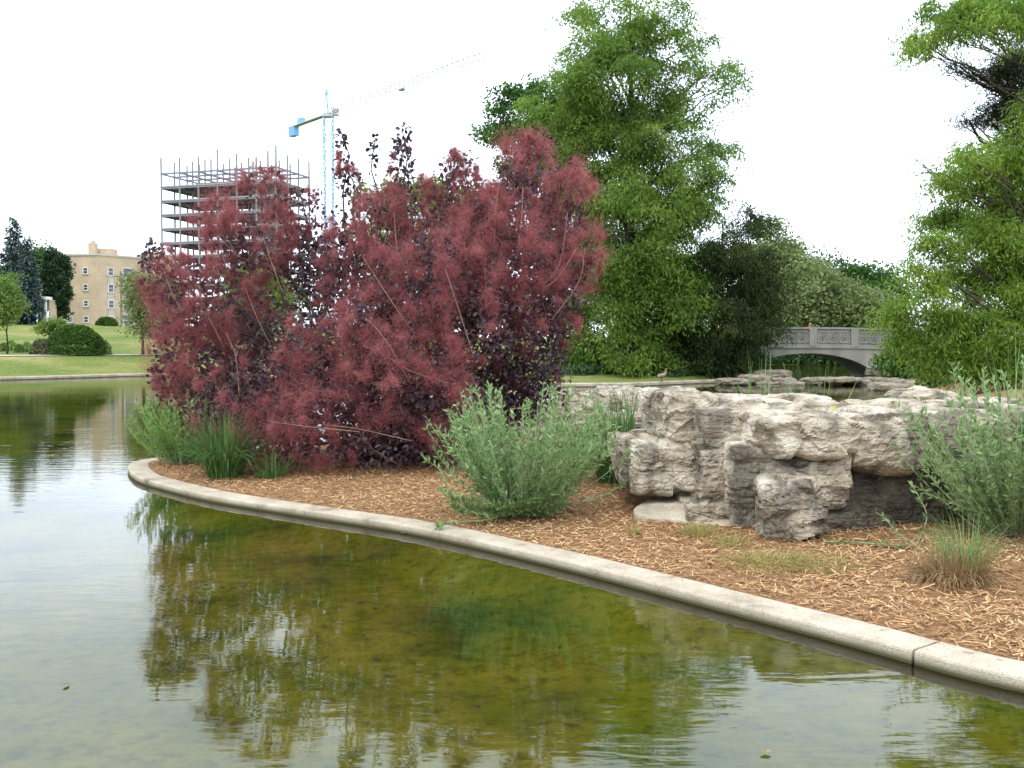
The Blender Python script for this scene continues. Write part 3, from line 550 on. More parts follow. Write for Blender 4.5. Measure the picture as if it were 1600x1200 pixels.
stem_shrub('silver_shrub', 'silvery green leafy shrub sprawling over the kerb beside the smoke bush', 'shrub', b, 190, M['silver'], 1.5, 1.3, leaf=(.068, .0115), nleaf=75, extra=[[at(740, 770, Yb - .2), at(690, 735, Yb - .2), at(657, 711, Yb - .1)], [at(770, 805, Yb - .5), at(720, 790, Yb - .6), at(688, 735, Yb - .4)], [at(880, 790, Yb - .2), at(950, 770, Yb), at(985, 748, Yb)], [at(760, 812, Yb - .6), at(700, 815, Yb - .7), at(684, 822, Yb - .75)], [at(900, 770, Yb), at(960, 730, Yb), at(990, 700, Yb)]] + [[at(x - (x - 800) * .3, 800, Yb - .4), at(x, 790 - abs(x - 780) * .25, Yb - .6)] for x in range(690, 900, 9)])
b = gpt(1590, 840); Yr = b[1]
stem_shrub('silver_shrub', 'silvery green leafy shrub growing against the big rock outcrop, dry tussock at its foot', 'shrub', b, 185, M['silver'], 1.62, 1.6, leaf=(.068, .0115), nleaf=75, extra=[[at(1520, 800, Yr - .2), at(1460, 775, Yr - .3), at(1425, 757, Yr - .3)], [at(1500, 790, Yr - .3), at(1450, 740, Yr - .3), at(1440, 715, Yr - .2)]] + [[at(1560, 740, Yr - .2), at(1500 + k * 13, 690 - k * 9, Yr - .2), at(1465 + k * 17, 640 - k * 10, Yr)] for k in range(7)])
b2 = gpt(1432, 862)
stem_shrub('seedling_shrub', 'small seedling of two bare stems with leafy tips beside the dry tussock', 'shrub', b2, 0, M['silver'], .5, .3, nleaf=34, extra=[[at(1405, 835, b2[1]), at(1385, 812, b2[1]), at(1368, 800, b2[1])], [at(1448, 810, b2[1]), at(1438, 780, b2[1]), at(1424, 757, b2[1])]])
b = gpt(285, 720)
stem_shrub('green_shrub', 'bright green fine-leaved shrub at the rounded tip of the bed', 'shrub', b, 150, M['willow'], 1.2, 1.05, nleaf=60, leaf=(.065, .010))
b = gpt(300, 690); b[1] += .4
stem_shrub('green_shrub', 'bright green fine-leaved shrub pushed up under the drooping red plumes', 'shrub', b, 90, M['willow'], 1.7, 1.0, nleaf=50)
b = np.array((*at(862, 610, 21.2)[:2], .2)); 
stem_shrub('pale_shrub', 'pale green upright stems behind the low back rocks', 'shrub', b, 60, M['willow'], 1.2, .9, nleaf=40, leaf=(.05, .009), tilt=.35)
grass('fountain_grass', 'dark arching fountain grass below the left edge of the smoke bush', 'grass', gpt(352, 742), 560, .95, .22, M['grass_dark'], .85, .007)
grass('fountain_grass', 'dark low grass tuft drooping over the kerb under the red plumes', 'grass', gpt(425, 744), 160, .42, .2, M['grass_dark'], 1.0, .005)
grass('fountain_grass', 'green arching grass between the silvery shrub and the big rock outcrop', 'grass', gpt(966, 757), 640, 1.2, .25, M['grass_dark'], 1.0, .007)
grass('reed_grass', 'bright broad-bladed grass growing behind the overhanging left block of the outcrop', 'grass', gpt(1006, 738), 260, 1.3, .4, M['grass'], .8, .010)
grass('reed_grass', 'arching green grass behind the outcrop on the side towards the pale hump', 'grass', (at(1185, 640, 13.2)[0], 13.2, .15), 75, 1.65, .25, M['grass'], .65, .010)
grass('reed_grass', 'arching green grass behind the outcrop beside the yellow flowers', 'grass', (at(1275, 640, 13)[0], 13.0, .15), 75, 1.55, .3, M['grass'], .65, .010)
grass('reed_grass', 'tall bright grass blades rising behind the silvery shrub at the outcrop', 'grass', (at(1585, 640, 10.4)[0], 10.4, .15), 60, 1.9, .25, M['grass'], .35, .008)
tb = gpt(1490, 905)
tus = grass('dry_tussock', 'brown dry grass tussock with fresh green blades on the wood chips', 'grass', tb, 700, .34, .24, M['grass_dry'], 1.25, .0035)
grass('fresh_blades', None, None, tb + np.array((.12, .1, .05)), 220, .5, .16, M['grass'], .8, .003, parent=tus)
for px, py, n_, sp, lb in [(1090,834,150,.17,'thin pale weed patch at the foot of the outcrop foundation'),(1140,850,120,.16,'yellowing weed patch between the foundation and the jutting nose of the outcrop'),(1200,878,330,.34,'wide dry grass patch on the wood chips before the jutting rock'),(1285,882,150,.3,'thin dry grass patch beside the cut green branch'),(990,832,40,.04,'tiny lone green weed on the wood chips by the silvery shrub'),(1280,838,60,.07,'small weed sprig against the base of the jutting rock')]:
    grass('weed_patch', lb, 'weed', gpt(px, py), int(n_ * 1.6), .14, sp * 1.1, M['weed'], .9, .0024, seg=4, group='weeds on the wood chips')
# fallen green branch on the chips
fb = tag(empty('fallen_branch', gpt(1350, 856)), 'cut green leafy branch lying on the wood chips by the outcrop', 'branch')
P = np.stack([gpt(x, y) + np.array((0, 0, .03)) for x, y in [(1288,852),(1320,852),(1360,855),(1395,858),(1425,860)]]); mb = MB(); mb.tube(P, .004, 4); mb.build('stem', M['stem'], fb)
k = rng.integers(1, 5, 150); C = P[k] + (P[k - 1] - P[k]) * rng.random((150, 1)); Vv, Fv = leaf_quads(C, unit(rng.normal(0, 1, (150, 3)) * np.array((1, 1, .25)) + np.array((.6, 0, 0))), np.tile((0, 0, 1.0), (150, 1)), .06, .008)
tag(mesh_np('leaves', Vv, Fv, M['silver'], fb, rng.random(150) * .6), kind='stuff')

# ------------------------------------------------------------------ rocks
def cube_grid(n):
    g = np.linspace(-1, 1, n); A, B = np.meshgrid(g, g, indexing='ij'); a, b_ = A.ravel(), B.ravel(); o = np.ones_like(a); Vs = []; Fs = []; k = 0
    q = (np.arange(n - 1)[:, None] * n + np.arange(n - 1)[None]).ravel(); f = np.stack([q, q + n, q + n + 1, q + 1], 1)
    for v, fl in ((np.stack([a, b_, o], 1), 0), (np.stack([a, b_, -o], 1), 1), (np.stack([a, o, b_], 1), 1), (np.stack([a, -o, b_], 1), 0), (np.stack([o, a, b_], 1), 0), (np.stack([-o, a, b_], 1), 1)):
        Vs.append(v); Fs.append((f[:, ::-1] if fl else f) + k); k += n * n
    Vv = np.vstack(Vs); Fq_ = np.vstack(Fs)
    key = np.round((Vv + 1) * 4096).astype(np.int64); key = key[:, 0] * 10**10 + key[:, 1] * 10**5 + key[:, 2]
    _, first, inv = np.unique(key, return_index=True, return_inverse=True)
    return Vv[first], inv[Fq_]
CG = {n: cube_grid(n) for n in (38, 26, 14)}
def block(name, px0, px1, py0, py1, Yf, thick, parent=None, rz=0.0, n=38, pw=5.0, lump=.07, strata=.022, stain_shade=0.0, seed=0, taper=0.0, roll=0.0, dome=0.0, mat='rock', zs=None, facet=1.0):
    """a boulder from its extents in the view and its own depth"""
    c0 = at(px0, (py0 + py1) / 2, Yf); c1 = at(px1, (py0 + py1) / 2, Yf); zt = at(px0, py0, Yf + thick * .25)[2]; zb = at(px0, py1, Yf)[2]
    if zs: zb, zt = zs
    h = np.array(((c1[0] - c0[0]) / 2, thick / 2, (zt - zb) / 2)); c = np.array(((c0[0] + c1[0]) / 2, Yf + thick / 2, (zt + zb) / 2))
    return rock_mesh(name, c, h, parent, rz, n, pw, lump, strata, stain_shade, seed, taper, roll, dome, mat, facet)
def rock_mesh(name, c, h, parent=None, rz=0.0, n=26, pw=5.0, lump=.07, strata=.022, stain_shade=0.0, seed=0, taper=0.0, roll=0.0, dome=0.0, mat='rock', facet=1.0):
    U, Fv = CG[n]; p = U / (np.abs(U) ** pw).sum(1)[:, None] ** (1 / pw)
    p = p.copy(); rr_ = np.random.default_rng(seed + 500)
    for _ in range(7):
        nn = rr_.normal(size=3); nn[2] *= .8; nn /= np.linalg.norm(nn); off_ = (np.abs(nn)).sum() * rr_.uniform(.70, .92)
        p -= nn * np.maximum(0, p @ nn - off_)[:, None]
    p[:, 0] *= 1 + taper * p[:, 2]; p[:, 1] *= 1 + taper * .6 * p[:, 2]
    p[:, 2] += dome * (1 - p[:, 0] ** 2) * (p[:, 2] > 0)
    X = p * h; cr, sr = math.cos(roll), math.sin(roll); X = X @ np.array([[cr, 0, sr], [0, 1, 0], [-sr, 0, cr]])
    c_, s_ = math.cos(rz), math.sin(rz); X = X @ np.array([[c_, s_, 0], [-s_, c_, 0], [0, 0, 1]]); Nn = unit(X / (h ** 1.3)); W = X + c
    lowf = fbm(W * 1.7 + seed, 3, seed); mid_ = fbm(W * 5 + seed, 4, seed + 5)
    zz = W[:, 2] * 6.0 + 1.6 * fbm(W * 1.1, 2, seed + 9); fr = zz - np.floor(zz); lay = _T[(np.floor(zz).astype(int) * 977 + seed * 31) & 65535]
    ledge = ((lay - .5) * 2.0 - 1.3 * np.exp(-(fr / .06) ** 2)) * sstep(.34, .55, vnoise(W * 1.3 + 7, seed + 40))
    side = 1 - np.abs(Nn[:, 2]) ** 2
    # vertical cracks
    ck = np.abs(fbm(np.c_[W[:, :2] * 1.9, W[:, 2] * .5] + seed * 3.1, 2, seed + 20)); crack = -np.exp(-(ck / .028) ** 2)
    ns = 70; sd_ = c + rr_.uniform(-1, 1, (ns, 3)) * h * 1.15; sd_w = np.array((1, 1, 1.7))
    near_ = (((W[:, None] - sd_[None]) * sd_w) ** 2).sum(-1).argmin(1); fn_ = unit(rr_.normal(size=(ns, 3))); fo_ = rr_.uniform(-1, 1, ns)
    chip = np.clip(((W - sd_[near_]) * fn_[near_]).sum(1) * .3 + fo_[near_] * .014, -.04, .03) * facet
    W = W + Nn * chip[:, None]
    W = W + Nn * (lump * .7 * lowf + lump * .5 * (np.round(mid_ * 7) / 7) + strata * ledge * side + strata * 1.1 * crack)[:, None]
    t = np.full(len(Fv), stain_shade, float)
    return mesh_np(name, W, Fv, M[mat], parent, tint=t, smooth=False)
ob = np.array((*at(1240, 840, 10.2)[:2], .12)); oc = tag(empty('rock_outcrop', ob), 'big layered grey tan rock outcrop standing on the wood chip bed', 'rock')
for q, (a0, a1, b0, b1, Yf, th, rz_, pw_, lp, st_, sn_) in enumerate([
        (984,1104,687,775,10.2,1.7,.10,12,.035,.022,0), (1030,1130,612,708,10.4,1.8,.08,5,.05,.012,0), (1090,1260,628,714,10.0,2.0,.04,8,.045,.018,0),
        (1090,1166,690,806,9.95,1.6,.03,16,.02,.022,.03), (1074,1168,776,828,9.8,1.5,.0,8,.04,.02,.05), (1148,1250,692,840,9.55,1.7,.0,12,.03,.03,.02),
        (1200,1345,700,800,9.35,1.8,-.06,9,.05,.025,.02), (1208,1312,744,852,8.95,1.6,-.14,9,.045,.035,.04), (1190,1360,646,718,9.25,2.2,-.03,9,.05,.02,0),
        (1330,1456,644,746,9.3,2.2,.05,8,.045,.018,.04), (1432,1560,638,758,9.45,2.2,.1,7,.05,.012,0), (1540,1700,630,752,9.7,2.2,.15,6,.06,.018,0),
        (1260,1490,722,826,9.6,1.8,.04,14,.03,.045,.3), (1240,1420,798,852,9.2,1.8,.02,9,.03,.035,.3), (1440,1660,730,838,10.0,1.6,.04,14,.03,.045,.3)]):  # lower right boulders: last value darkens for stain and painted overhang shade
    block('boulder', a0, a1, b0, b1, Yf, th, oc, rz_, seed=q + 1, pw=pw_, lump=lp, strata=st_, stain_shade=sn_)
block('boulder', 1160, 1335, 622, 664, 10.8, 1.4, oc, 0, seed=16, pw=3, lump=.06, strata=.01, n=26)
block('boulder', 1420, 1525, 604, 660, 11.2, 1.1, oc, .1, seed=17, pw=2.6, lump=.07, strata=.01, n=26, zs=(.9, 1.42))
block('foundation', 1030, 1240, 797, 850, 9.75, 1.6, oc, -.42, seed=18, pw=8, lump=.02, strata=.0, n=26, zs=(-.1, .28), mat='concrete', facet=.3)
# yellow flowers on top of the outcrop
for q, (px, py) in enumerate([(1240, 637), (1256, 643), (1271, 641), (1302, 640)]):
    p = at(px, py, 10.2); r_ = tag(empty('yellow_flower', p - np.array((0, 0, .08))), 'tiny yellow flower growing from the flat top of the outcrop', 'flower', 'yellow flowers on the outcrop')
    m = 12; C = p + rng.normal(0, .014, (m, 3)); Vv, Fv = leaf_quads(C, rnd_dir(m), rnd_dir(m), .028, .010); tag(mesh_np('petals', Vv, Fv, M['flower'], r_, rng.random(m)), kind='stuff')
    grass('stalks', None, None, p - np.array((0, 0, .12)), 9, .11, .03, M['grass'], .5, .003, parent=r_, seg=3)
# low rocks at the back shore
backrocks = [(745,900,600,700,19.6,1.5,'pale flat rock half hidden behind the red bush'),(880,945,612,692,19.3,1.2,'rounded striped rock with a vertical face at the back shore'),(925,1012,606,655,20.2,1.6,'long flat-topped slab rock lying towards the inner pond'),(940,1020,645,700,19.4,1.0,'low broken rock under the long slab at the back shore'),(985,1035,650,690,18.6,.8,'small white speckled rock beside the broad-bladed grass'),(1005,1075,640,668,20.6,1.2,'low flat rock between the grass and the outcrop')]
for q, (a0, a1, b0, b1, Y, th, lb) in enumerate(backrocks):
    o = block('shore_rock', a0, a1, b0, b1, Y, th, None, rng.normal(0, .15), seed=30 + q, n=26, pw=4, lump=.09, strata=.035, stain_shade=.0); tag(o, lb, 'rock', 'rocks on the back shore')

# ------------------------------------------------------------------ ledge stones of the cascade below the bridge
led = []
def ledge(px, py, w_, h_, Y, th): led.append((px, py, w_, h_, Y, th))
for px, py, w_, h_ in [(1150,597,46,7),(1185,593,50,9),(1210,586,62,11),(1228,597,44,8),(1200,601,40,5),(1246,601,30,5)]: ledge(px, py, w_, h_, 48.5 + rng.uniform(-1, 1) + (600 - py) * .15, 1.6)
for px, py, w_, h_ in [(1290,597,60,8),(1335,599,52,8),(1318,594,70,5),(1362,600,40,6),(1390,596,60,7),(1420,598,50,8),(1300,603,30,5)]: ledge(px, py, w_, h_, 49 + rng.uniform(-1, 1), 1.6)
for px, py, w_, h_ in [(1395,584,50,7),(1430,582,60,8),(1410,590,70,7),(1445,592,50,8),(1390,578,40,5),(1425,576,50,6)]: ledge(px, py, w_, h_, 50 + rng.uniform(-.5, .5), 1.8)
for px, py, w_, h_ in [(1402,606,60,9),(1430,601,46,8),(1440,611,40,8),(1412,614,36,6)]: ledge(px, py, w_, h_, 43 + rng.uniform(-1, 1), 1.5)
for q, (px, py, w_, h_, Y, th) in enumerate(led):
    c = at(px, py, Y); hz = h_ * Y / F / 2 * 1.1; zt = max(c[2] + hz, .1); zb = min(c[2] - hz, zt - .2)
    far_right = px > 1375
    o = rock_mesh('ledge_stone', np.array((c[0], Y + th / 2, (zt + zb) / 2)), np.array((w_ * Y / F / 2, th / 2, (zt - zb) / 2 + .04)), None, rng.normal(0, .2), 14, 4, .08, .03, 0, 60 + q, mat='slab')
    tag(o, 'flat layered stone stacked at the foot of the bridge abutment' if far_right else ('flat layered stone by the dark evergreen at the pond cascade' if px < 1270 else 'flat layered stone in the row across the pond under the bridge arch'), 'stone', 'ledge stones of the cascade')

# ------------------------------------------------------------------ the bridge
def bridge():
    Y0, Y1 = 56.0, 60.2; xc, hs = 16.5, 4.0; x0, x1 = 6.8, 25.5
    br = tag(empty('footbridge', (xc, Y0, 0)), 'grey concrete arched footbridge with round medallions along its parapet', 'bridge')
    deck = lambda x: 1.86 - .0042 * (x - xc) ** 2
    xs = np.unique(np.concatenate([np.linspace(x0, x1, 50), np.linspace(xc - hs, xc + hs, 41)]))
    def arch(x):
        u = np.clip(abs(x - xc) / hs, 0, 1); return -0.35 + 1.82 * math.sqrt(max(0, 1 - u ** 2.0)) if abs(x - xc) < hs - 1e-6 else -.6
    top = np.array([deck(x) for x in xs]); bot = np.array([arch(x) for x in xs]); n = len(xs)
    Vv = np.vstack([np.c_[xs, np.full(n, y), z] for y, z in ((Y0, bot), (Y0, top), (Y1, top), (Y1, bot))]); a = np.arange(n - 1)
    fs = np.vstack([np.stack([a + p * n, a + 1 + p * n, a + 1 + q * n, a + q * n], 1) for p, q in ((0, 1), (1, 2), (2, 3), (3, 0))])
    ends = np.array([[0, n, 2 * n, 3 * n], [n - 1, 4 * n - 1, 3 * n - 1, 2 * n - 1]])
    mesh_np('arch_body', Vv, np.vstack([fs, ends]), M['bridge'], br)
    def strip(name, lo, hi, ya, yb, mat=M['bridge']):
        n2 = len(xs); Vb = np.vstack([np.c_[xs, np.full(n2, y), top + z] for y, z in ((ya, lo), (ya, hi), (yb, hi), (yb, lo))]); a2 = np.arange(n2 - 1)
        f2 = np.vstack([np.stack([a2 + p * n2, a2 + 1 + p * n2, a2 + 1 + q * n2, a2 + q * n2], 1) for p, q in ((0, 1), (1, 2), (2, 3), (3, 0))])
        return mesh_np(name, Vb, np.vstack([f2, [[0, n2, 2*n2, 3*n2], [n2-1, 4*n2-1, 3*n2-1, 2*n2-1]]]), mat, br)
    for yf, s in ((Y0, -1), (Y1, 1)):
        ya, yb = (yf + .02, yf + .32) if s < 0 else (yf - .32, yf - .02)
        strip('parapet', 0, .97, ya, yb); strip('handrail', .965, 1.07, ya - .1, yb + .1); strip('string_course', -.1, .06, ya - .09, ya + .02) if s < 0 else None
    px = 2.32
    for k in range(-4, 4):
        xp = at(1335, 540, Y0)[0] + px * k
        MB().box((xp, Y0 - .015, deck(xp) + .48), (.42, .16, .98)).build('pilaster', M['bridge'], br)
        for j in range(3):
            xm = xp + px / 2 + (j - 1) * .61; zc = deck(xm) + .52
            if not x0 + .4 < xm < x1 - .4: continue
            pn = MB()
            for dx, dz, wx, wz in ((0, .29, .56, .05), (0, -.29, .56, .05), (-.265, 0, .05, .53), (.265, 0, .05, .53)): pn.box((xm + dx, Y0 - .005, zc + dz), (wx, .06, wz))
            po = pn.build('panel', M['bridge'], br)
            md = MB(); an = np.linspace(0, 2 * math.pi, 21); md.tube(np.c_[xm + .175 * np.cos(an), np.full(21, Y0 + .0), zc + .175 * np.sin(an)], .028, 6)
            for r_, a0 in ((.09, .6), (.07, 2.4), (.08, 4.6)): md.tube([(xm, Y0 + .005, zc), (xm + r_ * .6 * math.cos(a0), Y0 - .02, zc + r_ * .6 * math.sin(a0)), (xm + r_ * 1.5 * math.cos(a0 + .5), Y0 + .01, zc + r_ * 1.5 * math.sin(a0 + .5))], [.02, .045, .012], 6)
            md.build('medallion', M['bridge'], po)
            MB().tube([(xm, Y0 + .016, zc), (xm, Y0 + .010, zc)], .15, 16).build('roundel_back', M['bridge_dark'], po)
    MB().box((24.2, Y0 + 1, .7), (6, 2.4, 2.2)).build('abutment', M['bridge'], br)
bridge()
# person on the bridge, seen over the parapet
def skin_body(name, joints, edges, mats, pick, parent=None, sub_=2):
    me = bpy.data.meshes.new(name); me.from_pydata([j[0] for j in joints], edges, []); o = link(name, me, mats, parent)
    mo = o.modifiers.new('skin', 'SKIN'); sv = me.skin_vertices[0].data
    for v, j in zip(sv, joints): v.radius = (j[1], j[1] * (j[2] if len(j) > 2 else 1))
    sv[0].use_root = True
    mo.use_smooth_shade = True; ss = o.modifiers.new('sub', 'SUBSURF'); ss.levels = ss.render_levels = sub_
    dg = bpy.context.evaluated_depsgraph_get(); ev = o.evaluated_get(dg); m2 = bpy.data.meshes.new_from_object(ev)
    o.modifiers.clear(); o.data = m2
    for m in mats:
        if m.name not in [q.name for q in m2.materials if q]: m2.materials.append(m)
    for p in m2.polygons: p.material_index = pick(p.center); p.use_smooth = True
    return o
M['red_shirt'] = solid('red_cloth', (0.55, 0.05, 0.035), (0.62, 0.07, 0.05), 6, 0.9); M['skin'] = solid('skin', (0.42, 0.25, 0.17), (0.46, 0.28, 0.2), 6, 0.6); M['denim'] = solid('denim', (0.04, 0.05, 0.09), (0.06, 0.07, 0.12), 9, 0.9); M['hair'] = solid('dark_hair', (0.02, 0.014, 0.01), (0.035, 0.025, 0.02), 9, 0.7)
pb = at(1265, 510, 56.9)
J = [((0,0,.66),.10,1.25),((0,0,.85),.095,1.3),((0,.01,1.02),.11,1.3),((0,0,1.12),.05),((0,-.01,1.19),.07),((0,-.01,1.28),.09),((0,-.01,1.37),.07),((.15,0,1.04),.05),((.19,-.02,.85),.04),((.17,-.14,.72),.033),((.16,-.2,.68),.03),((-.15,0,1.04),.05),((-.19,-.02,.85),.04),((-.17,-.14,.72),.033),((-.16,-.2,.68),.03),((.08,0,.6),.075),((.085,-.01,.34),.055),((.085,.01,.06),.04),((.085,-.1,.03),.035),((-.08,0,.6),.075),((-.085,-.01,.34),.055),((-.085,.01,.06),.04),((-.085,-.1,.03),.035)]
E = [(0,1),(1,2),(2,3),(3,4),(4,5),(5,6),(2,7),(7,8),(8,9),(9,10),(2,11),(11,12),(12,13),(13,14),(0,15),(15,16),(16,17),(17,18),(0,19),(19,20),(20,21),(21,22)]
pr = skin_body('person', J, E, [M['skin'], M['red_shirt'], M['denim'], M['hair']], lambda c: 3 if (c[2] > 1.3 or (c[2] > 1.2 and c[1] > .0)) else (1 if (c[2] > .62 and c[2] < 1.11 and c[1] > -.16) else (2 if c[2] < .66 else 0)))
pr.location = (float(pb[0]), 56.85, 1.87); tag(pr, 'person in a red shirt standing behind the bridge parapet', 'person')

# goose on the far kerb
gp = at(1033, 598, 48.2); gp = np.array((gp[0], FARL[np.abs(FARL[:, 0] - gp[0]).argmin()][1] + .15, .18))
M['goose'] = solid('goose_brown', (0.18, 0.13, 0.09), (0.34, 0.27, 0.20), 14, 0.8); M['goose_dark'] = solid('goose_dark', (0.03, 0.026, 0.022), (0.06, 0.05, 0.045), 10, 0.7)
JG = [((0,0,.30),.12),((.14,0,.33),.115),((-.15,0,.27),.09),((-.30,0,.23),.035),((.22,0,.44),.06),((.23,0,.56),.036),((.25,0,.64),.042),((.33,0,.635),.014)]
go = skin_body('goose', JG, [(0,1),(0,2),(2,3),(1,4),(4,5),(5,6),(6,7)], [M['goose'], M['goose_dark']], lambda c: 1 if (c[0] < -.2 or c[0] > .3) else 0)
tag(go, 'brown goose standing on the kerb of the far shore', 'goose'); go.location = [float(v) for v in gp]; go.scale = (.95, .95, .95)
for s_ in (-.05, .05):
    lg = MB().tube([(0, s_, .22), (.01, s_, .1), (0, s_, .01), (.07, s_, .004)], [.022, .012, .012, .018], 5).build('leg', M['goose_dark'], None); lg.parent = go
# bird in the sky
bp = at(1277, 132, 62.0); bd = skin_body('bird', [((0,0,0),.05),((.14,0,.02),.03),((-.2,0,-.01),.02),((0,.25,.06),.02),((-.05,.5,.0),.008),((0,-.25,.1),.02),((-.05,-.5,.14),.008)], [(0,1),(0,2),(0,3),(3,4),(0,5),(5,6)], [M['dark_metal']], lambda c: 0, sub_=1)
bd.location = [float(v) for v in bp]; bd.rotation_euler = (.3, .2, -.5); bd.scale = (.42, .42, .42); tag(bd, 'small dark bird flying in the white sky', 'bird')

def far_under_bridge():
    fw = tag(empty('stone_wall', (10.5, 103, 0)), 'pale stone pier and low wall across the water seen under the arch', 'wall')
    MB().box((28.8, 103.4, 1.1), (2.4, 1.2, 2.6)).build('pier', M['stone_trim'], fw); MB().box((22, 103.6, .25), (40, .8, .6)).build('low_wall', M['stone_trim'], fw)
    s = tag(empty('notice_board', (30.5, 100.5, 0)), 'small white notice board on two posts across the water under the arch', 'sign')
    p = at(1274, 566, 100.5); MB().box((p[0], 100.5, p[2]), (1.0, .05, .35)).build('board', M['white'], s); MB().box((p[0] - .4, 100.56, p[2] / 2), (.06, .06, p[2])).build('post', M['dark_metal'], s); MB().box((p[0] + .4, 100.56, p[2] / 2), (.06, .06, p[2])).build('post', M['dark_metal'], s)
far_under_bridge()
for q, (px, lb) in enumerate([(1205, 'dark hedge bush across the water at the edge of the evergreen'), (1245, 'dark hedge bush across the water behind the pale pier'), (1292, 'dark hedge bush across the water behind the notice board'), (1340, 'dark hedge bush across the water at the arch springing')]):
    X = at(px, 560, 101.5)[0]; g_ = gz_at(X, 101.5); tree('hedge_bush', lb, 'bush', (X, 101.5, g_), (X, 101.5, g_ + 1.5), lobes_px([(px, 563, 30, 10, 0), (px + 10, 548, 28, 14, 1)], 101.5, 1, 80 + q), M['ivy'], 60, 110, (.4, .15), 1.2, .7, .1, .1)
# ------------------------------------------------------------------ trees at the centre
Yc = 54.0; X = at(985, 500, Yc)[0]; cb = (X, Yc, gz_at(X, Yc))
CL = [(985,20,70,38),(915,15,38,26),(1050,30,42,34),(1085,62,30,22),(950,75,70,32),(1020,95,60,30),(1115,115,40,28),(1140,130,20,16),(880,112,52,32),(930,135,72,34),(1000,160,75,34),(1085,178,45,24),(870,170,60,34),(1110,222,48,24),(1050,232,50,26),(930,205,72,36),(985,250,60,34),(900,265,50,36),(1060,285,75,32),(1115,275,36,24),(960,310,75,34),(1095,330,60,34),(1030,345,80,36),(930,365,60,34),(1000,400,75,32),(1110,385,60,36),(945,430,52,28),(1055,430,65,36),(1000,455,65,28),(930,485,55,30),(985,505,65,26),(1040,490,60,34),(905,530,38,26),(960,545,50,22),(900,410,30,36),(1000,290,120,60,2.5),(1000,420,120,70,3),(960,190,90,60,2.5),(960,470,70,36,-2.5),(1010,400,80,40,-2.5),(990,530,75,30,-2.5),(935,400,60,40,-2),(1060,460,60,40,-2),(960,300,70,36,-2.5),(1040,320,60,36,-2.5),(1000,565,70,20,-2),(990,55,75,48,1),(955,115,85,40,-1.5),(1045,150,60,36,1),(1010,205,80,40,-1.5)]
tree('bald_cypress', 'tall feathery green tree with open top rising behind the red bush', 'tree', cb, at(985, 5, Yc), lobes_px(CL, Yc, 2.2, 1), M['cypress'], 830, 215, (.24, .034), 1.15, .42, .7, .42, core=.2)
Y = 63.0; X = at(880, 500, Y)[0]
tree('shade_tree', 'darker broad-leaved tree whose crown shows to the side of the tall cypress', 'tree', (X, Y, gz_at(X, Y)), at(870, 170, Y), lobes_px([(800,160,38,24),(775,212,30,14),(812,205,50,26),(850,150,36,26),(850,225,60,40),(900,200,70,60),(840,290,70,50),(890,360,70,70),(880,460,50,60)], Y, 2, 2), M['broad'], 300, 150, (.22, .075), 1.0, .6, .1, .4)
Y = 52.0; X = at(1120, 590, Y)[0]
tree('yew_tree', 'dark drooping evergreen standing on the shore next to the bridge', 'tree', (X, Y + 1.5, gz_at(X, Y + 1.5)), at(1130, 350, Y + 1.5), lobes_px([(1150,395,60,50),(1190,440,48,50),(1100,440,60,55),(1060,480,50,50),(1140,500,80,50),(1192,490,36,46),(1080,545,80,40),(1148,555,52,34),(1178,562,20,22),(1030,560,45,36),(1175,350,30,34),(1120,480,90,90,2)], Y + 1.5, 1.3, 3), M['yew'], 330, 230, (.20, .028), .85, .5, .9, .3, core=.2, up=.1)
Y = 57.0
for q, (px, py, rx, ry, lb) in enumerate([(905,545,45,30,'dark leafy bush beneath the tall cypress beside the red bush'),(960,560,50,28,'dark leafy bush at the cypress foot above the ivy'),(1000,535,40,35,'dark leafy bush in the shade between cypress and evergreen')]):
    X = at(px, 560, Y)[0]; tree('understorey_bush', lb, 'bush', (X, Y + q * .6, gz_at(X, Y)), (X, Y + q * .6, gz_at(X, Y) + 1.2), lobes_px([(px, py, rx, ry, q * .6), (px + 20, py + 18, rx * .7, ry * .6, 0)], Y, 1, 4 + q), M['ivy'], 60, 130, (.2, .07), .7, .7, .2, .08)
def ivy():
    n = 26000; x = rng.uniform(1.5, 13, n); y = rng.uniform(46, 57, n); s = pond_dist(x, y); lim = 1.0 + 3.6 * sstep(8.5, 5.2, x) + .5 * fbm(np.c_[x, y, 0 * x] * .7, 2); k = s > lim; x, y, s = x[k], y[k], s[k]; m = len(x)
    P = np.c_[x, y, height(x, y, s) + rng.random(m) * (.12 + .5 * np.clip(fbm(np.c_[x, y, 0 * x] * .5, 3) + .35, 0, 1))]
    Vv, Fv = leaf_quads(P, rnd_dir(m), unit(rng.normal(size=(m, 3)) * .5 + np.array((0, -.4, .8))), rng.uniform(.12, .24, m), rng.uniform(.04, .08, m))
    tag(mesh_np('ivy_ground_cover', Vv, Fv, M['ivy'], None, np.clip(rng.normal(.5, .25, m), 0, 1)), 'dark ivy covering the shaded bank under the trees', 'ground cover', kind='stuff')
ivy()
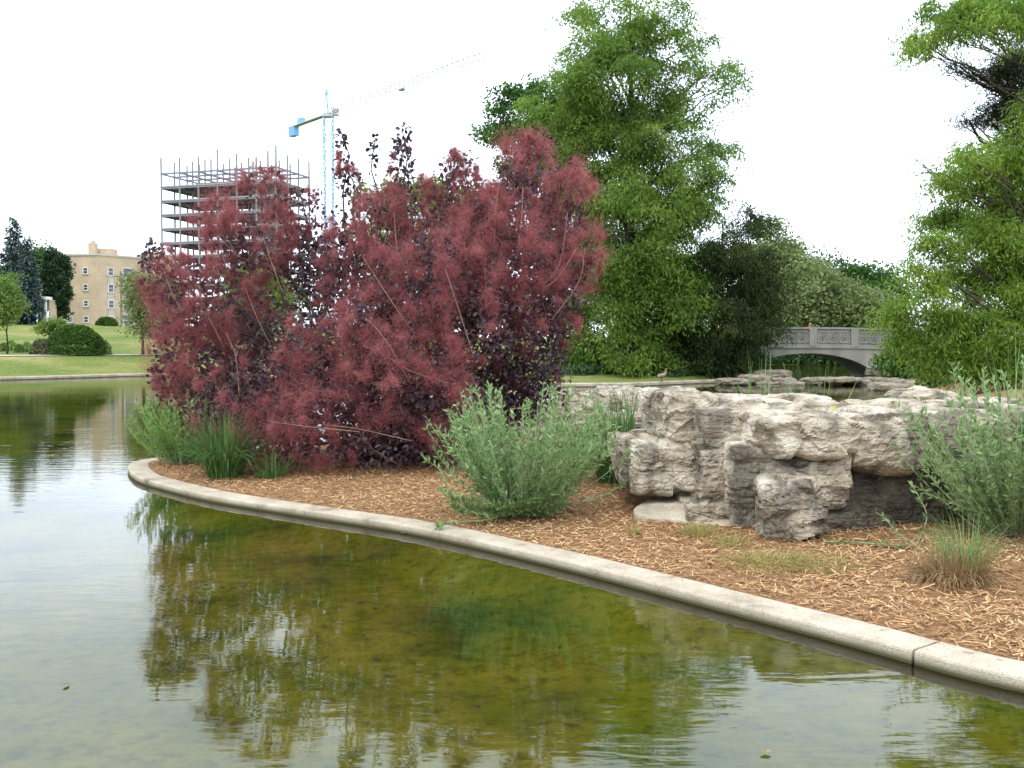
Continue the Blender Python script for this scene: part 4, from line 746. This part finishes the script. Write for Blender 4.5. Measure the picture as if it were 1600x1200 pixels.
# ------------------------------------------------------------------ the trees on the right bank
Y = 27.0; X = at(1660, 500, Y)[0]; rb = (X, Y, gz_at(X, Y))
RL = [(1440,510,55,34),(1410,485,28,20),(1475,545,60,30),(1540,565,70,32),(1590,540,60,50),(1500,495,60,34),(1580,470,60,40),(1460,440,40,20),(1425,415,20,12),(1520,430,60,32),(1590,400,60,40),(1490,380,48,22),(1545,360,60,32),(1470,335,32,22),(1590,320,60,45),(1510,315,50,30),(1480,285,28,20),(1550,265,55,36),(1600,225,50,40),(1515,240,26,20),(1640,420,80,80,1),(1640,280,80,90,1),(1680,500,90,90,1),(1680,150,90,90,1),
      (1430,58,24,16),(1465,40,38,18),(1520,25,50,20),(1580,30,50,24),(1490,8,50,18),(1560,-10,60,25),(1640,20,70,40),(1435,75,14,10)]
tree('bald_cypress', 'light green feathery tree overhanging the inner pond on the sandy bank by the bridge', 'tree', rb, at(1660, -260, Y), lobes_px(RL, Y, 1.3, 5), M['cypress2'], 720, 225, (.15, .019), .66, .45, .8, .12, core=.15)
Y = 30.0; X = at(1690, 500, Y)[0]
tree('pine_tree', 'dark sparse pine with bare lower twigs behind the light feathery tree', 'tree', (X, Y, gz_at(X, Y)), at(1690, -200, Y), lobes_px([(1565,112,36,24),(1590,150,40,34),(1500,104,18,8),(1530,118,22,10),(1545,185,34,18),(1590,90,40,30),(1515,190,18,9),(1600,200,40,25)], Y, .8, 6), M['pine'], 110, 170, (.16, .012), .5, .6, 0, .3, core=.1)
mb = MB(); tw = at(1500, 300, 29)
bt = tag(empty('dead_branch', at(1470, 275, 28.0)), 'bare dead twigs poking out of the light feathery tree into the sky', 'branch')
for e in [(1400,225),(1418,240),(1405,272),(1430,232),(1442,258),(1398,283)]:
    a = at(1490, 290, 28.2); c = at(1455 + rng.uniform(-5, 5), 270, 28); e_ = at(*e, 27.8); mb.tube(smooth_line([a, c, e_], 4), np.linspace(.02, .005, 9), 4)
    for _ in range(3): t_ = rng.uniform(.3, .9); q0 = c + (e_ - c) * t_; mb.tube([q0, q0 + rng.normal(0, .1, 3), q0 + rng.normal(0, .2, 3)], .005, 3)
mb.build('twigs', M['bark'], bt)
for q, (px, py, rx, ry, Y, lb) in enumerate([(1415,560,40,28,50,'green bush against the end of the bridge parapet'),(1470,575,35,22,38,'low green bush above the ledge stones')]):
    X = at(px, 580, Y)[0]; tree('bank_bush', lb, 'bush', (X, Y, gz_at(X, Y)), (X, Y, gz_at(X, Y) + 1), lobes_px([(px, py, rx, ry, 0)], Y, .5, 14 + q), M['broad'], 50, 130, (.16, .05), .6, .6, .2, .06)

# ------------------------------------------------------------------ background trees
def bg(name, label, px, Y, Ls, mat, clumps, nleaf, leaf, cs, bark='bark', seed=0, r0=.4, group='trees beyond the pond'):
    X = at(px, 500, Y)[0]; g = gz_at(X, Y); top = min(q[1] - q[3] * .3 for q in Ls)
    return tree(name, label, 'tree', (X, Y, g), at(px, top + 15, Y), lobes_px(Ls, Y, 2, seed), M[mat], clumps, nleaf, leaf, cs, .65, .1, r0, group, bark)
bg('sycamore_tree', 'grey green tree with pale limbs right behind the bridge parapet', 1285, 106, [(1270,455,60,34),(1320,470,60,32),(1240,470,40,36),(1290,495,70,25),(1355,490,45,30),(1260,420,36,24)], 'greytree', 190, 160, (.37, .11), 1.8, 'pale_bark', 11)
bg('sycamore_tree', 'taller grey green tree between the dark evergreen and the bridge', 1215, 110, [(1205,355,26,22),(1215,400,40,36),(1190,420,40,50),(1240,430,36,36),(1200,470,50,50)], 'greytree', 150, 150, (.34, .1), 1.6, 'pale_bark', 12)
bg('shade_tree', 'mid green tree at the far end of the row beyond the bridge', 1350, 112, [(1345,440,46,22),(1310,425,36,22),(1380,455,36,24),(1350,480,70,36)], 'broad', 140, 150, (.4, .12), 1.8, 'bark', 13)
bg('shade_tree', 'dark green tree across the water framed by the bridge arch', 1265, 118, [(1240,540,60,36),(1300,545,60,34),(1360,530,60,40),(1200,530,50,40)], 'ivy', 170, 140, (.4, .14), 1.8, 'bark', 14)
bg('shade_tree', 'yellow green tree showing over the top of the red bush', 640, 95, [(600,310,36,24),(650,310,50,26),(700,320,50,34),(640,370,90,60),(740,370,60,60),(680,450,110,70)], 'yellowgreen', 190, 130, (.4, .12), 1.9, 'bark', 15)
bg('shade_tree', 'yellow green tree between the red bush and the unfinished steel frame', 395, 92, [(395,440,44,30),(420,470,50,40),(380,490,50,40)], 'yellowgreen', 110, 130, (.36, .11), 1.5, 'bark', 16)
bg('lawn_tree', 'slender green tree on the lawn beside the left fringe of the red bush', 222, 72, [(224,470,22,28),(240,450,30,26),(232,500,28,26),(260,480,36,40),(214,440,10,10)], 'greytree', 110, 140, (.24, .07), 1.0, 'bark', 17, .12, 'trees on the lawn')
bg('lawn_tree', 'young sapling with thin trunk on the lawn below the blue spruces', 10, 70, [(8,470,20,26),(14,448,14,18),(6,492,20,16)], 'yellowgreen', 60, 120, (.2, .055), .7, 'bark', 18, .07, 'trees on the lawn')
bg('lawn_tree', 'small yellow green bushy tree behind the clipped round shrub', 82, 84, [(78,512,14,9),(88,508,11,9)], 'yellowgreen', 36, 100, (.22, .07), .6, 'bark', 19, .06, 'trees on the lawn')
bg('shade_tree', 'distant green tree showing behind the tip of the blue spruces', 60, 175, [(58,395,12,9),(70,405,14,10),(40,420,30,25)], 'broad', 50, 90, (.6, .2), 2.2, 'bark', 20)
def spruce(label, px, top_py, Y, wpx, seed):
    X = at(px, 500, Y)[0]; g = gz_at(X, Y); H = at(px, top_py, Y)[2] - g; rad = wpx * Y / F
    root = tag(empty('spruce_tree', (X, Y, g)), label, 'tree', 'blue spruces on the hill'); mb = MB(); mb.tube([(X, Y, g - .1), (X, Y, g + H * .5), (X, Y, g + H)], [.3, .15, .02], 6)
    C = []; D = []
    for lv in np.linspace(.03, .985, 34):
        r = rad * (1 - lv) ** .85 + .12; nb = max(4, int(13 * (1 - lv)) + 4)
        for a in rng.uniform(0, 6.283, nb):
            rr = r * rng.uniform(.75, 1.15); k = int(26 * rr / rad) + 8; t = rng.random(k) ** .6
            p = np.c_[X + np.cos(a) * rr * t, Y + np.sin(a) * rr * t, g + H * lv - rr * .38 * t ** 1.3 + .1 * rr * t ** 4] + rng.normal(0, .16, (k, 3)); C.append(p)
            D.append(unit(np.c_[np.full(k, math.cos(a)), np.full(k, math.sin(a)), np.full(k, -.45)] + rng.normal(0, .5, (k, 3))))
            if lv < .9: mb.tube([(X, Y, g + H * lv), (X + math.cos(a) * rr * .8, Y + math.sin(a) * rr * .8, g + H * lv - rr * .28)], [.05, .015], 3, cap=False)
    C = np.vstack(C); D = np.vstack(D); m = len(C); Vv, Fv = leaf_quads(C, D, unit(rng.normal(size=(m, 3)) * .5 + np.array((0, 0, 1))), rng.uniform(.35, .75, m), rng.uniform(.07, .13, m))
    mb.build('trunk', M['bark'], root); tag(mesh_np('crown', Vv, Fv, M['spruce'], root, np.clip(rng.normal(.5, .25, m), 0, 1)), kind='stuff')
spruce('taller blue spruce with the pointed leader on the hill', 23, 338, 126, 34, 1)
spruce('shorter blue spruce next to the dark columnar tree', 44, 372, 123, 24, 2)
spruce('blue spruce cut by the picture edge behind the sapling', -12, 385, 124, 30, 3)
Y = 129; X = at(88, 500, Y)[0]; 
tree('columnar_tree', 'dense dark green columnar tree before the buff brick building', 'tree', (X, Y, gz_at(X, Y)), at(88, 400, Y), lobes_px([(82,402,9,12),(96,405,7,10),(88,430,17,28),(88,462,18,28),(87,488,15,16),(82,415,12,20),(98,440,9,30)], Y, .6, 21), M['columnar'], 200, 130, (.38, .11), .7, .9, 0, .25, core=.3)
def dome_shrub(name, label, px, py0, py1, wpx, Y, mat, n, leaf, group=None):
    X = at(px, py1, Y)[0]; g = gz_at(X, Y); h = (py1 - py0) * Y / F; r = wpx / 2 * Y / F; root = tag(empty(name, (X, Y, g)), label, 'shrub', group)
    d = rnd_dir(n); d[:, 2] = np.abs(d[:, 2]); rad = 1 - .22 * rng.random(n) ** 2 + .10 * fbm(d * 3 + px, 3); P = np.array((X, Y, g + h * .12)) + d * np.array((r, r * .9, h * .9)) * rad[:, None]; P[:, 2] -= rng.random(n) * (d[:, 2] < .3) * h * .15
    Vv, Fv = leaf_quads(P, unit(d + rng.normal(0, .8, (n, 3))), unit(d + rng.normal(0, .6, (n, 3))), leaf * rng.uniform(.6, 1.3, n), leaf * .32)
    MB().tube([(X, Y, g - .05), (X, Y, g + h * .5)], [.08, .03], 6).build('stem', M['bark'], root); tag(mesh_np('foliage', Vv, Fv, M[mat], root, np.clip(rng.normal(.5, .22, n) + .5 * fbm(d * 4, 3), 0, 1)), kind='stuff')
dome_shrub('clipped_shrub', 'large rounded clipped green shrub on the bank above the pond', 118, 511, 556, 88, 70, 'hedge', 13000, .15)
dome_shrub('flower_shrub', 'low dark shrub dotted with pink flowers beside the big rounded one', 66, 529, 553, 34, 69, 'pinkflower', 3500, .13)
dome_shrub('grey_shrub', 'small grey green shrub at the other foot of the big rounded one', 160, 533, 555, 26, 71, 'silver', 2500, .14)
dome_shrub('clipped_shrub', 'small dark dome shrub at the foot of the buff brick building', 167, 499, 511, 30, 128, 'hedge', 2500, .26)
for q, px in enumerate((-8, 6, 18, 30, 42)):
    dome_shrub('bed_plant', 'low pale plant in the flower bed on the lawn below the spruces', px, 534 + (q % 2) * 3, 549, 14, 72 + (q % 3), 'yellowgreen' if q % 2 else 'willow', 420, .13, 'flower bed plants')

# ------------------------------------------------------------------ the buff brick building, porch, pole
def apartment():
    Y = 182.0; c = at(153, 508, Y); g = 4.6; root = tag(empty('apartment_building', (c[0], Y, g)), 'buff brick four storey apartment block with chimney and flat roof', 'building')
    k = Y / F; zt = at(153, 399, Y)[2]; zg = g
    dl = np.array((-1, .12)); dl /= np.linalg.norm(dl); dr = np.array((.62, .78)); dr /= np.linalg.norm(dr)
    A = np.array((c[0], Y)); Bl = A + dl * 11.8; Br = A + dr * 9.6; Bk = Bl + dr * 9.6 + np.array((0, 3))
    def prism(name, pts, z0, z1, mat, par=root):
        n = len(pts); Vv = np.vstack([np.c_[pts, np.full(n, z0)], np.c_[pts, np.full(n, z1)]]); f = [(i_, (i_ + 1) % n, n + (i_ + 1) % n, n + i_) for i_ in range(n)]
        return mesh_np(name, Vv, [np.array(f), np.array([list(range(n, 2 * n))]), np.array([list(range(n))[::-1]])], mat, par)
    prism('wall', np.array([Bl, A, Br, Bk]), zg - 1, zt, M['brick'])
    e = .25; prism('parapet', np.array([Bl - dl * -e + (-.1, -e), A + (0, -e), Br + (e, 0), Bk + (0, e)]), zt + .002, zt + .35, M['stone_trim'])
    C0 = A + dr * 9.3 + np.array((.3, -.4)); prism('stair_tower', np.array([C0, C0 + (2.6, .2), C0 + (2.6, 9), C0 + (0, 9)]), zg - 1, at(210, 394, Y + 6)[2], M['brick'])
    D0 = Bl + np.array((-.3, 3)); prism('left_wing', np.array([D0 + (-7, 1), D0, D0 + (0, 9), D0 + (-7, 9)]), zg - 1, at(60, 402, Y + 4)[2], M['brick'])
    ch = at(145, 376, Y + 3); prism('chimney', np.array([(ch[0] - .65, Y + 2.4), (ch[0] + .65, Y + 2.4), (ch[0] + .65, Y + 3.7), (ch[0] - .65, Y + 3.7)]), zt, at(145, 380, Y + 3)[2], M['brick']); prism('chimney_pot', np.array([(ch[0] - .35, Y + 2.7), (ch[0] + .35, Y + 2.7), (ch[0] + .35, Y + 3.4), (ch[0] - .35, Y + 3.4)]), at(145, 380, Y + 3)[2] + .002, ch[2], M['stone_trim'])
    ph = at(161, 388, Y + 4); prism('roof_house', np.array([(ph[0] - 1.5, Y + 3.9), (ph[0] + 1.5, Y + 3.9), (ph[0] + 1.5, Y + 7), (ph[0] - 1.5, Y + 7)]), zt, ph[2], M['brick'])
    def window(org, d, t, z, w_, h_, bars=1):
        o2 = org + d * t; nrm = np.array((d[1], -d[0])); nrm = nrm if nrm[1] < 0 else -nrm; rz = math.atan2(d[1], d[0])
        P3 = lambda s, off, zz: np.array((*(o2 + d * s + nrm * off), zz))
        fr = MB(); 
        for s, dz, ww, hh in ((0, h_ / 2, w_ + .16, .1), (0, -h_ / 2, w_ + .16, .1), (-w_ / 2, 0, .1, h_), (w_ / 2, 0, .1, h_), (0, 0, w_, .07)): fr.box(P3(s, .05, z + dz), (ww, .14, hh), rz)
        f_ = fr.build('window', M['white'], root); MB().box(P3(0, .02, z), (w_ - .1, .08, h_ - .1), rz).build('pane', M['glass'], f_); MB().box(P3(0, .1, z - h_ / 2 - .1), (w_ + .35, .24, .12), rz).build('sill', M['stone_trim'], f_)
    for py in (423, 449, 474, 499):
        z = at(134, py, Y)[2]; window(A, dl, (153 - 134) * k, z, .85, 1.05); window(A, dr, 2.6, z - .05, 1.0, 1.4); window(A, dr, 6.0, z - .05, 2.0, 1.7)
        if py > 490: window(A, dl, (153 - 107) * k, z, .85, 1.05)
    for py in (407, 430, 455, 480): window(C0, np.array((1.0, .08)), 1.1, at(208, py, Y + 6)[2], 1.1, 1.7)
    for dzz in (-3.2, -6.2, -9.2): MB().box((*(A + dr * 2.6 + np.array((dr[1], -dr[0])) * .06), zt - 2.9 + dzz + 1.75), (1.1, .1, 1.5), math.atan2(dr[1], dr[0])).build('spandrel', M['stone_trim'], root)
    MB().box((*(A + dl * 4.2 + (0, -.12)), zt - 1.6), (.25, .2, .5)).build('vent', M['dark_metal'], root)
apartment()
def porch():
    Y = 124.5; p = at(78, 505, Y); g = gz_at(p[0], Y); k = Y / F; zr = at(72, 466, Y)[2]; root = tag(empty('house_porch', (p[0], Y, g)), 'white porch with posts and stair rails between spruce and columnar tree', 'porch')
    MB().box((at(70, 466, Y)[0], Y, zr), (14 * k, 1.6, .35)).build('porch_roof', M['white'], root)
    for px in (66, 75): x = at(px, 490, Y)[0]; MB().box((x, Y - .6, (zr + g) / 2 - .1), (.22, .22, zr - g - .1)).build('post', M['white'], root)
    for px in (64, 80): 
        x = at(px, 490, Y)[0]; a = np.array((x, Y - .8, at(px, 492, Y)[2] + .4)); b_ = np.array((x + .9, Y - 3.0, g + .9)); MB().bar(a, b_, .16).build('stair_rail', M['white'], root); MB().bar(a - (0, 0, .6), b_ - (0, 0, .6), .14).build('stair_stringer', M['white'], root)
    MB().box((at(62, 490, Y)[0], Y + 1.9, (zr + g) / 2 - .1), (20 * k, 2, zr - g)).build('house_front', M['brick'], root)
porch()
def pole():
    Y = 142.0; p = at(190, 508, Y); g = gz_at(p[0], Y); zt = at(190, 424, Y)[2]; root = tag(empty('utility_pole', (p[0], Y, g)), 'wooden utility pole with crossarm and wires before the brick building', 'pole')
    MB().tube([(p[0], Y, g - .2), (p[0], Y, (g + zt) / 2), (p[0], Y, zt)], [.16, .14, .11], 7).build('post', M['wood_pole'], root); MB().box((p[0], Y - .1, zt - .7), (2.0, .12, .14), .2).build('crossarm', M['wood_pole'], root)
    for k, (py, py2) in enumerate([(428, 440), (450, 452), (464, 466), (476, 484)]):
        a = at(190, py, Y); b_ = at(-60, py2, Y + 14); t = np.linspace(0, 1, 14)[:, None]; P = a + (b_ - a) * t; P[:, 2] -= .8 * (t[:, 0] * (1 - t[:, 0])) * 4 * .4; MB().tube(P, .012, 3, False).build('wire', M['wood_pole'], root)
pole()

# ------------------------------------------------------------------ the unfinished steel frame and the tower crane
def steel_frame():
    Yl = 275.0; c = at(252, 293, Yl); A = c[:2].copy(); d = np.array((27.4, -8.7)); d /= np.linalg.norm(d); b_ = np.array((-d[1], d[0])); bay, nb, dep, nd = 5.9, 6, 5.8, 3
    g = 5.5; st = 3.77; zs0 = c[2]; root = tag(empty('steel_frame_building', (A[0], A[1], g)), 'unfinished multi storey steel frame with open concrete floors and bare columns', 'building'); rz = math.atan2(d[1], d[0])
    zb = zs0 + 3.65
    for i_ in range(nb + 1):
        for j in range(nd + 1):
            p = A + d * bay * i_ + b_ * dep * j; zt = zb + (4.1 if (i_ + j) % 3 else 5.6) - (1.2 if (i_ * 2 + j) % 5 == 0 else 0)
            MB().box((*p, (g + zt) / 2), (.36, .36, zt - g), rz).build('column', M['column_steel'], root)
    levels = [zs0 - st * q for q in range(10)]
    W = bay * nb; Dp = dep * nd; ctr = A + d * W / 2 + b_ * Dp / 2
    for z in levels:
        sl_ = MB().box((*ctr, z + .16), (W + .5, Dp + .5, .34), rz).build('floor_slab', M['floor_slab'], root)
    for z in [zb] + [q - .25 for q in levels]:
        for j in range(nd + 1): 
            p = ctr + b_ * (j * dep - Dp / 2); MB().box((*p, z - .002 * j), (W, .26, .5), rz).build('beam', M['steel'], root)
        for i_ in range(nb + 1):
            p = ctr + d * (i_ * bay - W / 2); MB().box((*p, z - .03), (.26, Dp, .46), rz).build('beam', M['steel'], root)
    q = ctr + d * (W * .28); MB().box((*q, (g + zs0) / 2 + 1), (7, 5, zs0 - g + 2), rz).build('stair_core', M['floor_slab'], root)
steel_frame()
def crane():
    Ym = 300.0; m0 = at(513, 183, Ym); zt = m0[2]; x, y = m0[:2]; root = tag(empty('tower_crane', (x, y, 5.5)), 'pale blue tower crane with long jib rising behind the red bush', 'crane')
    mb = MB(); hw = 1.25; st = 2.5; n = int((zt - 5.5) / st)
    for sx, sy in ((-1,-1),(1,-1),(1,1),(-1,1)): mb.box((x + sx * hw, y + sy * hw, (zt + 5.5) / 2), (.26, .26, zt - 5.5))
    for q in range(n):
        z = zt - q * st; s = 1 if q % 2 else -1
        for (ax, ay), (bx, by) in (((-1,-1),(1,-1)),((1,-1),(1,1)),((1,1),(-1,1)),((-1,1),(-1,-1))):
            mb.bar((x + ax * hw, y + ay * hw, z - st * (s < 0)), np.array((x + bx * hw, y + by * hw, z - st * (s > 0))), .13); mb.bar((x + ax * hw, y + ay * hw, z), np.array((x + bx * hw, y + by * hw, z)), .11)
    mb.build('mast', M['crane_blue'], root)
    tip = at(760, 98, 241.0); jd_ = np.array((tip[0] - x, tip[1] - y, 0)); Lj = np.linalg.norm(jd_); jd_ /= Lj; sd = np.array((-jd_[1], jd_[0], 0)); o = np.array((x, y, zt))
    MB().box(o + (0, 0, .5), (3.0, 3.0, 1.0)).build('slewing_ring', M['crane_white'], root); MB().box(o + sd * 1.9 + jd_ * 1.2 + (0, 0, 1.5), (1.6, 1.6, 2.1)).build('cab', M['crane_white'], root)
    J = MB(); h = 1.4
    for off, dz in ((sd * .6, .9), (-sd * .6, .9), (sd * 0, .9 + h)): J.bar(o + off + (0, 0, dz), o + jd_ * Lj + off + (0, 0, dz), .15)
    for q in range(int(Lj / 2.2)):
        a = o + jd_ * (q * 2.2); b2_ = a + jd_ * 1.1
        for s in (-.6, .6): J.bar(a + sd * s + (0, 0, .9), b2_ + (0, 0, .9 + h), .08); J.bar(b2_ + (0, 0, .9 + h), a + jd_ * 2.2 + sd * s + (0, 0, .9), .08)
    J.build('jib', M['column_steel'], root)
    K = MB(); Lc = 24
    for s in (-.8, .8): K.bar(o + sd * s + (0, 0, .8), o - jd_ * Lc + sd * s + (0, 0, .8), .32)
    for q in range(9): K.bar(o - jd_ * q * 2.2 + sd * .8 + (0, 0, .8), o - jd_ * (q * 2.2 + 2.2) - sd * .8 + (0, 0, .8), .14)
    K.box(o - jd_ * Lc / 2 + (0, 0, .95), (Lc, 1.5, .1), math.atan2(jd_[1], jd_[0])); K.build('counter_jib', M['crane_white'], root)
    rz = math.atan2(jd_[1], jd_[0]); 
    for q in range(3): MB().box(o - jd_ * (Lc - .7 - q * 1.25) + (0, 0, -.6), (1.0, 1.9, 3.0), rz).build('counterweight', M['crane_blue'], root)
    MB().box(o - jd_ * (Lc - 7) + (0, 0, 1.8), (2.4, 1.6, 1.7), rz).build('winch_house', M['crane_blue'], root)
    ap = o - jd_ * 1.2 + (0, 0, 8.6); H = MB()
    for s in (-1, 1): H.bar(o + jd_ * 1.1 + sd * s + (0, 0, 1), ap, .22); H.bar(o - jd_ * 1.6 + sd * s + (0, 0, 1), ap, .22)
    for t in (.3, .55, .75): H.bar(o + jd_ * 1.1 * (1 - t) - jd_ * 1.2 * t + sd * (1 - t) + (0, 0, 1 + 7.6 * t), o - jd_ * 1.6 * (1 - t) - jd_ * 1.2 * t - sd * (1 - t) + (0, 0, 1 + 7.6 * t), .12)
    H.build('tower_head', M['crane_blue'], root)
    for e in (o - jd_ * (Lc - 2) + (0, 0, 1), o + jd_ * Lj * .45 + (0, 0, 2.4), o + jd_ * Lj * .85 + (0, 0, 2.4)): MB().bar(ap, e, .05).build('pendant_line', M['crane_white'], root)
    tr = o + jd_ * Lj * .52; MB().box(tr + (0, 0, .3), (1.6, 1.2, .5), rz).build('trolley', M['column_steel'], root)
crane()

# ------------------------------------------------------------------ fallen leaves on the water
M['dead_leaf'] = leafmat('fallen_leaf', (0.30, 0.17, 0.06), (0.46, 0.30, 0.12), None, .2)
for px, py, sz, lb in [(108,1068,.07,'curled tan leaf floating alone on the open reflecting water'),(1122,944,.035,'tiny yellow leaf floating close against the kerb wall'),(314,778,.05,'tan leaf stuck to the water line below the rounded kerb tip'),(331,782,.06,'larger tan leaf at the water line below the fountain grass'),(1195,1175,.05,'pale leaf floating over the bright sky reflection'),(631,833,.05,'yellow brown leaf leaning on the kerb foot below the bush')]:
    p = atz(px, py, .006); m = 3; a = rng.uniform(0, 6.28, m); D = unit(np.c_[np.cos(a), np.sin(a), np.full(m, .25)]); Vv, Fv = oval_leaves(np.tile(p, (m, 1)), D, np.tile((0, 0, 1.0), (m, 1)), np.full(m, sz * .65), np.full(m, sz * .24))
    tag(mesh_np('floating_leaf', Vv, Fv, M['dead_leaf'], None, np.tile(rng.random(m), 2)), lb, 'leaf')


# ------------------------------------------------------------------ sunken twigs and scraps on the pond bed: nobody could count them
mb = MB()
for _ in range(90):
    x = rng.uniform(-5, 4); y = rng.uniform(4.3, 12); 
    if pond_dist(np.array([x]), np.array([y]))[0] > -.25: continue
    a = rng.uniform(0, 3.14); L_ = rng.uniform(.015, .05) * (3.2 if rng.random() < .12 else 1); z = -.155; d3 = np.array((math.cos(a), math.sin(a), 0)) * L_; p = np.array((x, y, z))
    mb.tube([p - d3, p + rng.normal(0, .15, 3) * L_ * np.array((1, 1, 0)), p + d3], [.003, .005 if L_ > .06 else .008, .002], 4)
tag(mb.build('sunken_twigs', M['dark_metal']), 'dark twigs and scraps lying on the shallow algae covered pond bed', 'debris', kind='stuff')
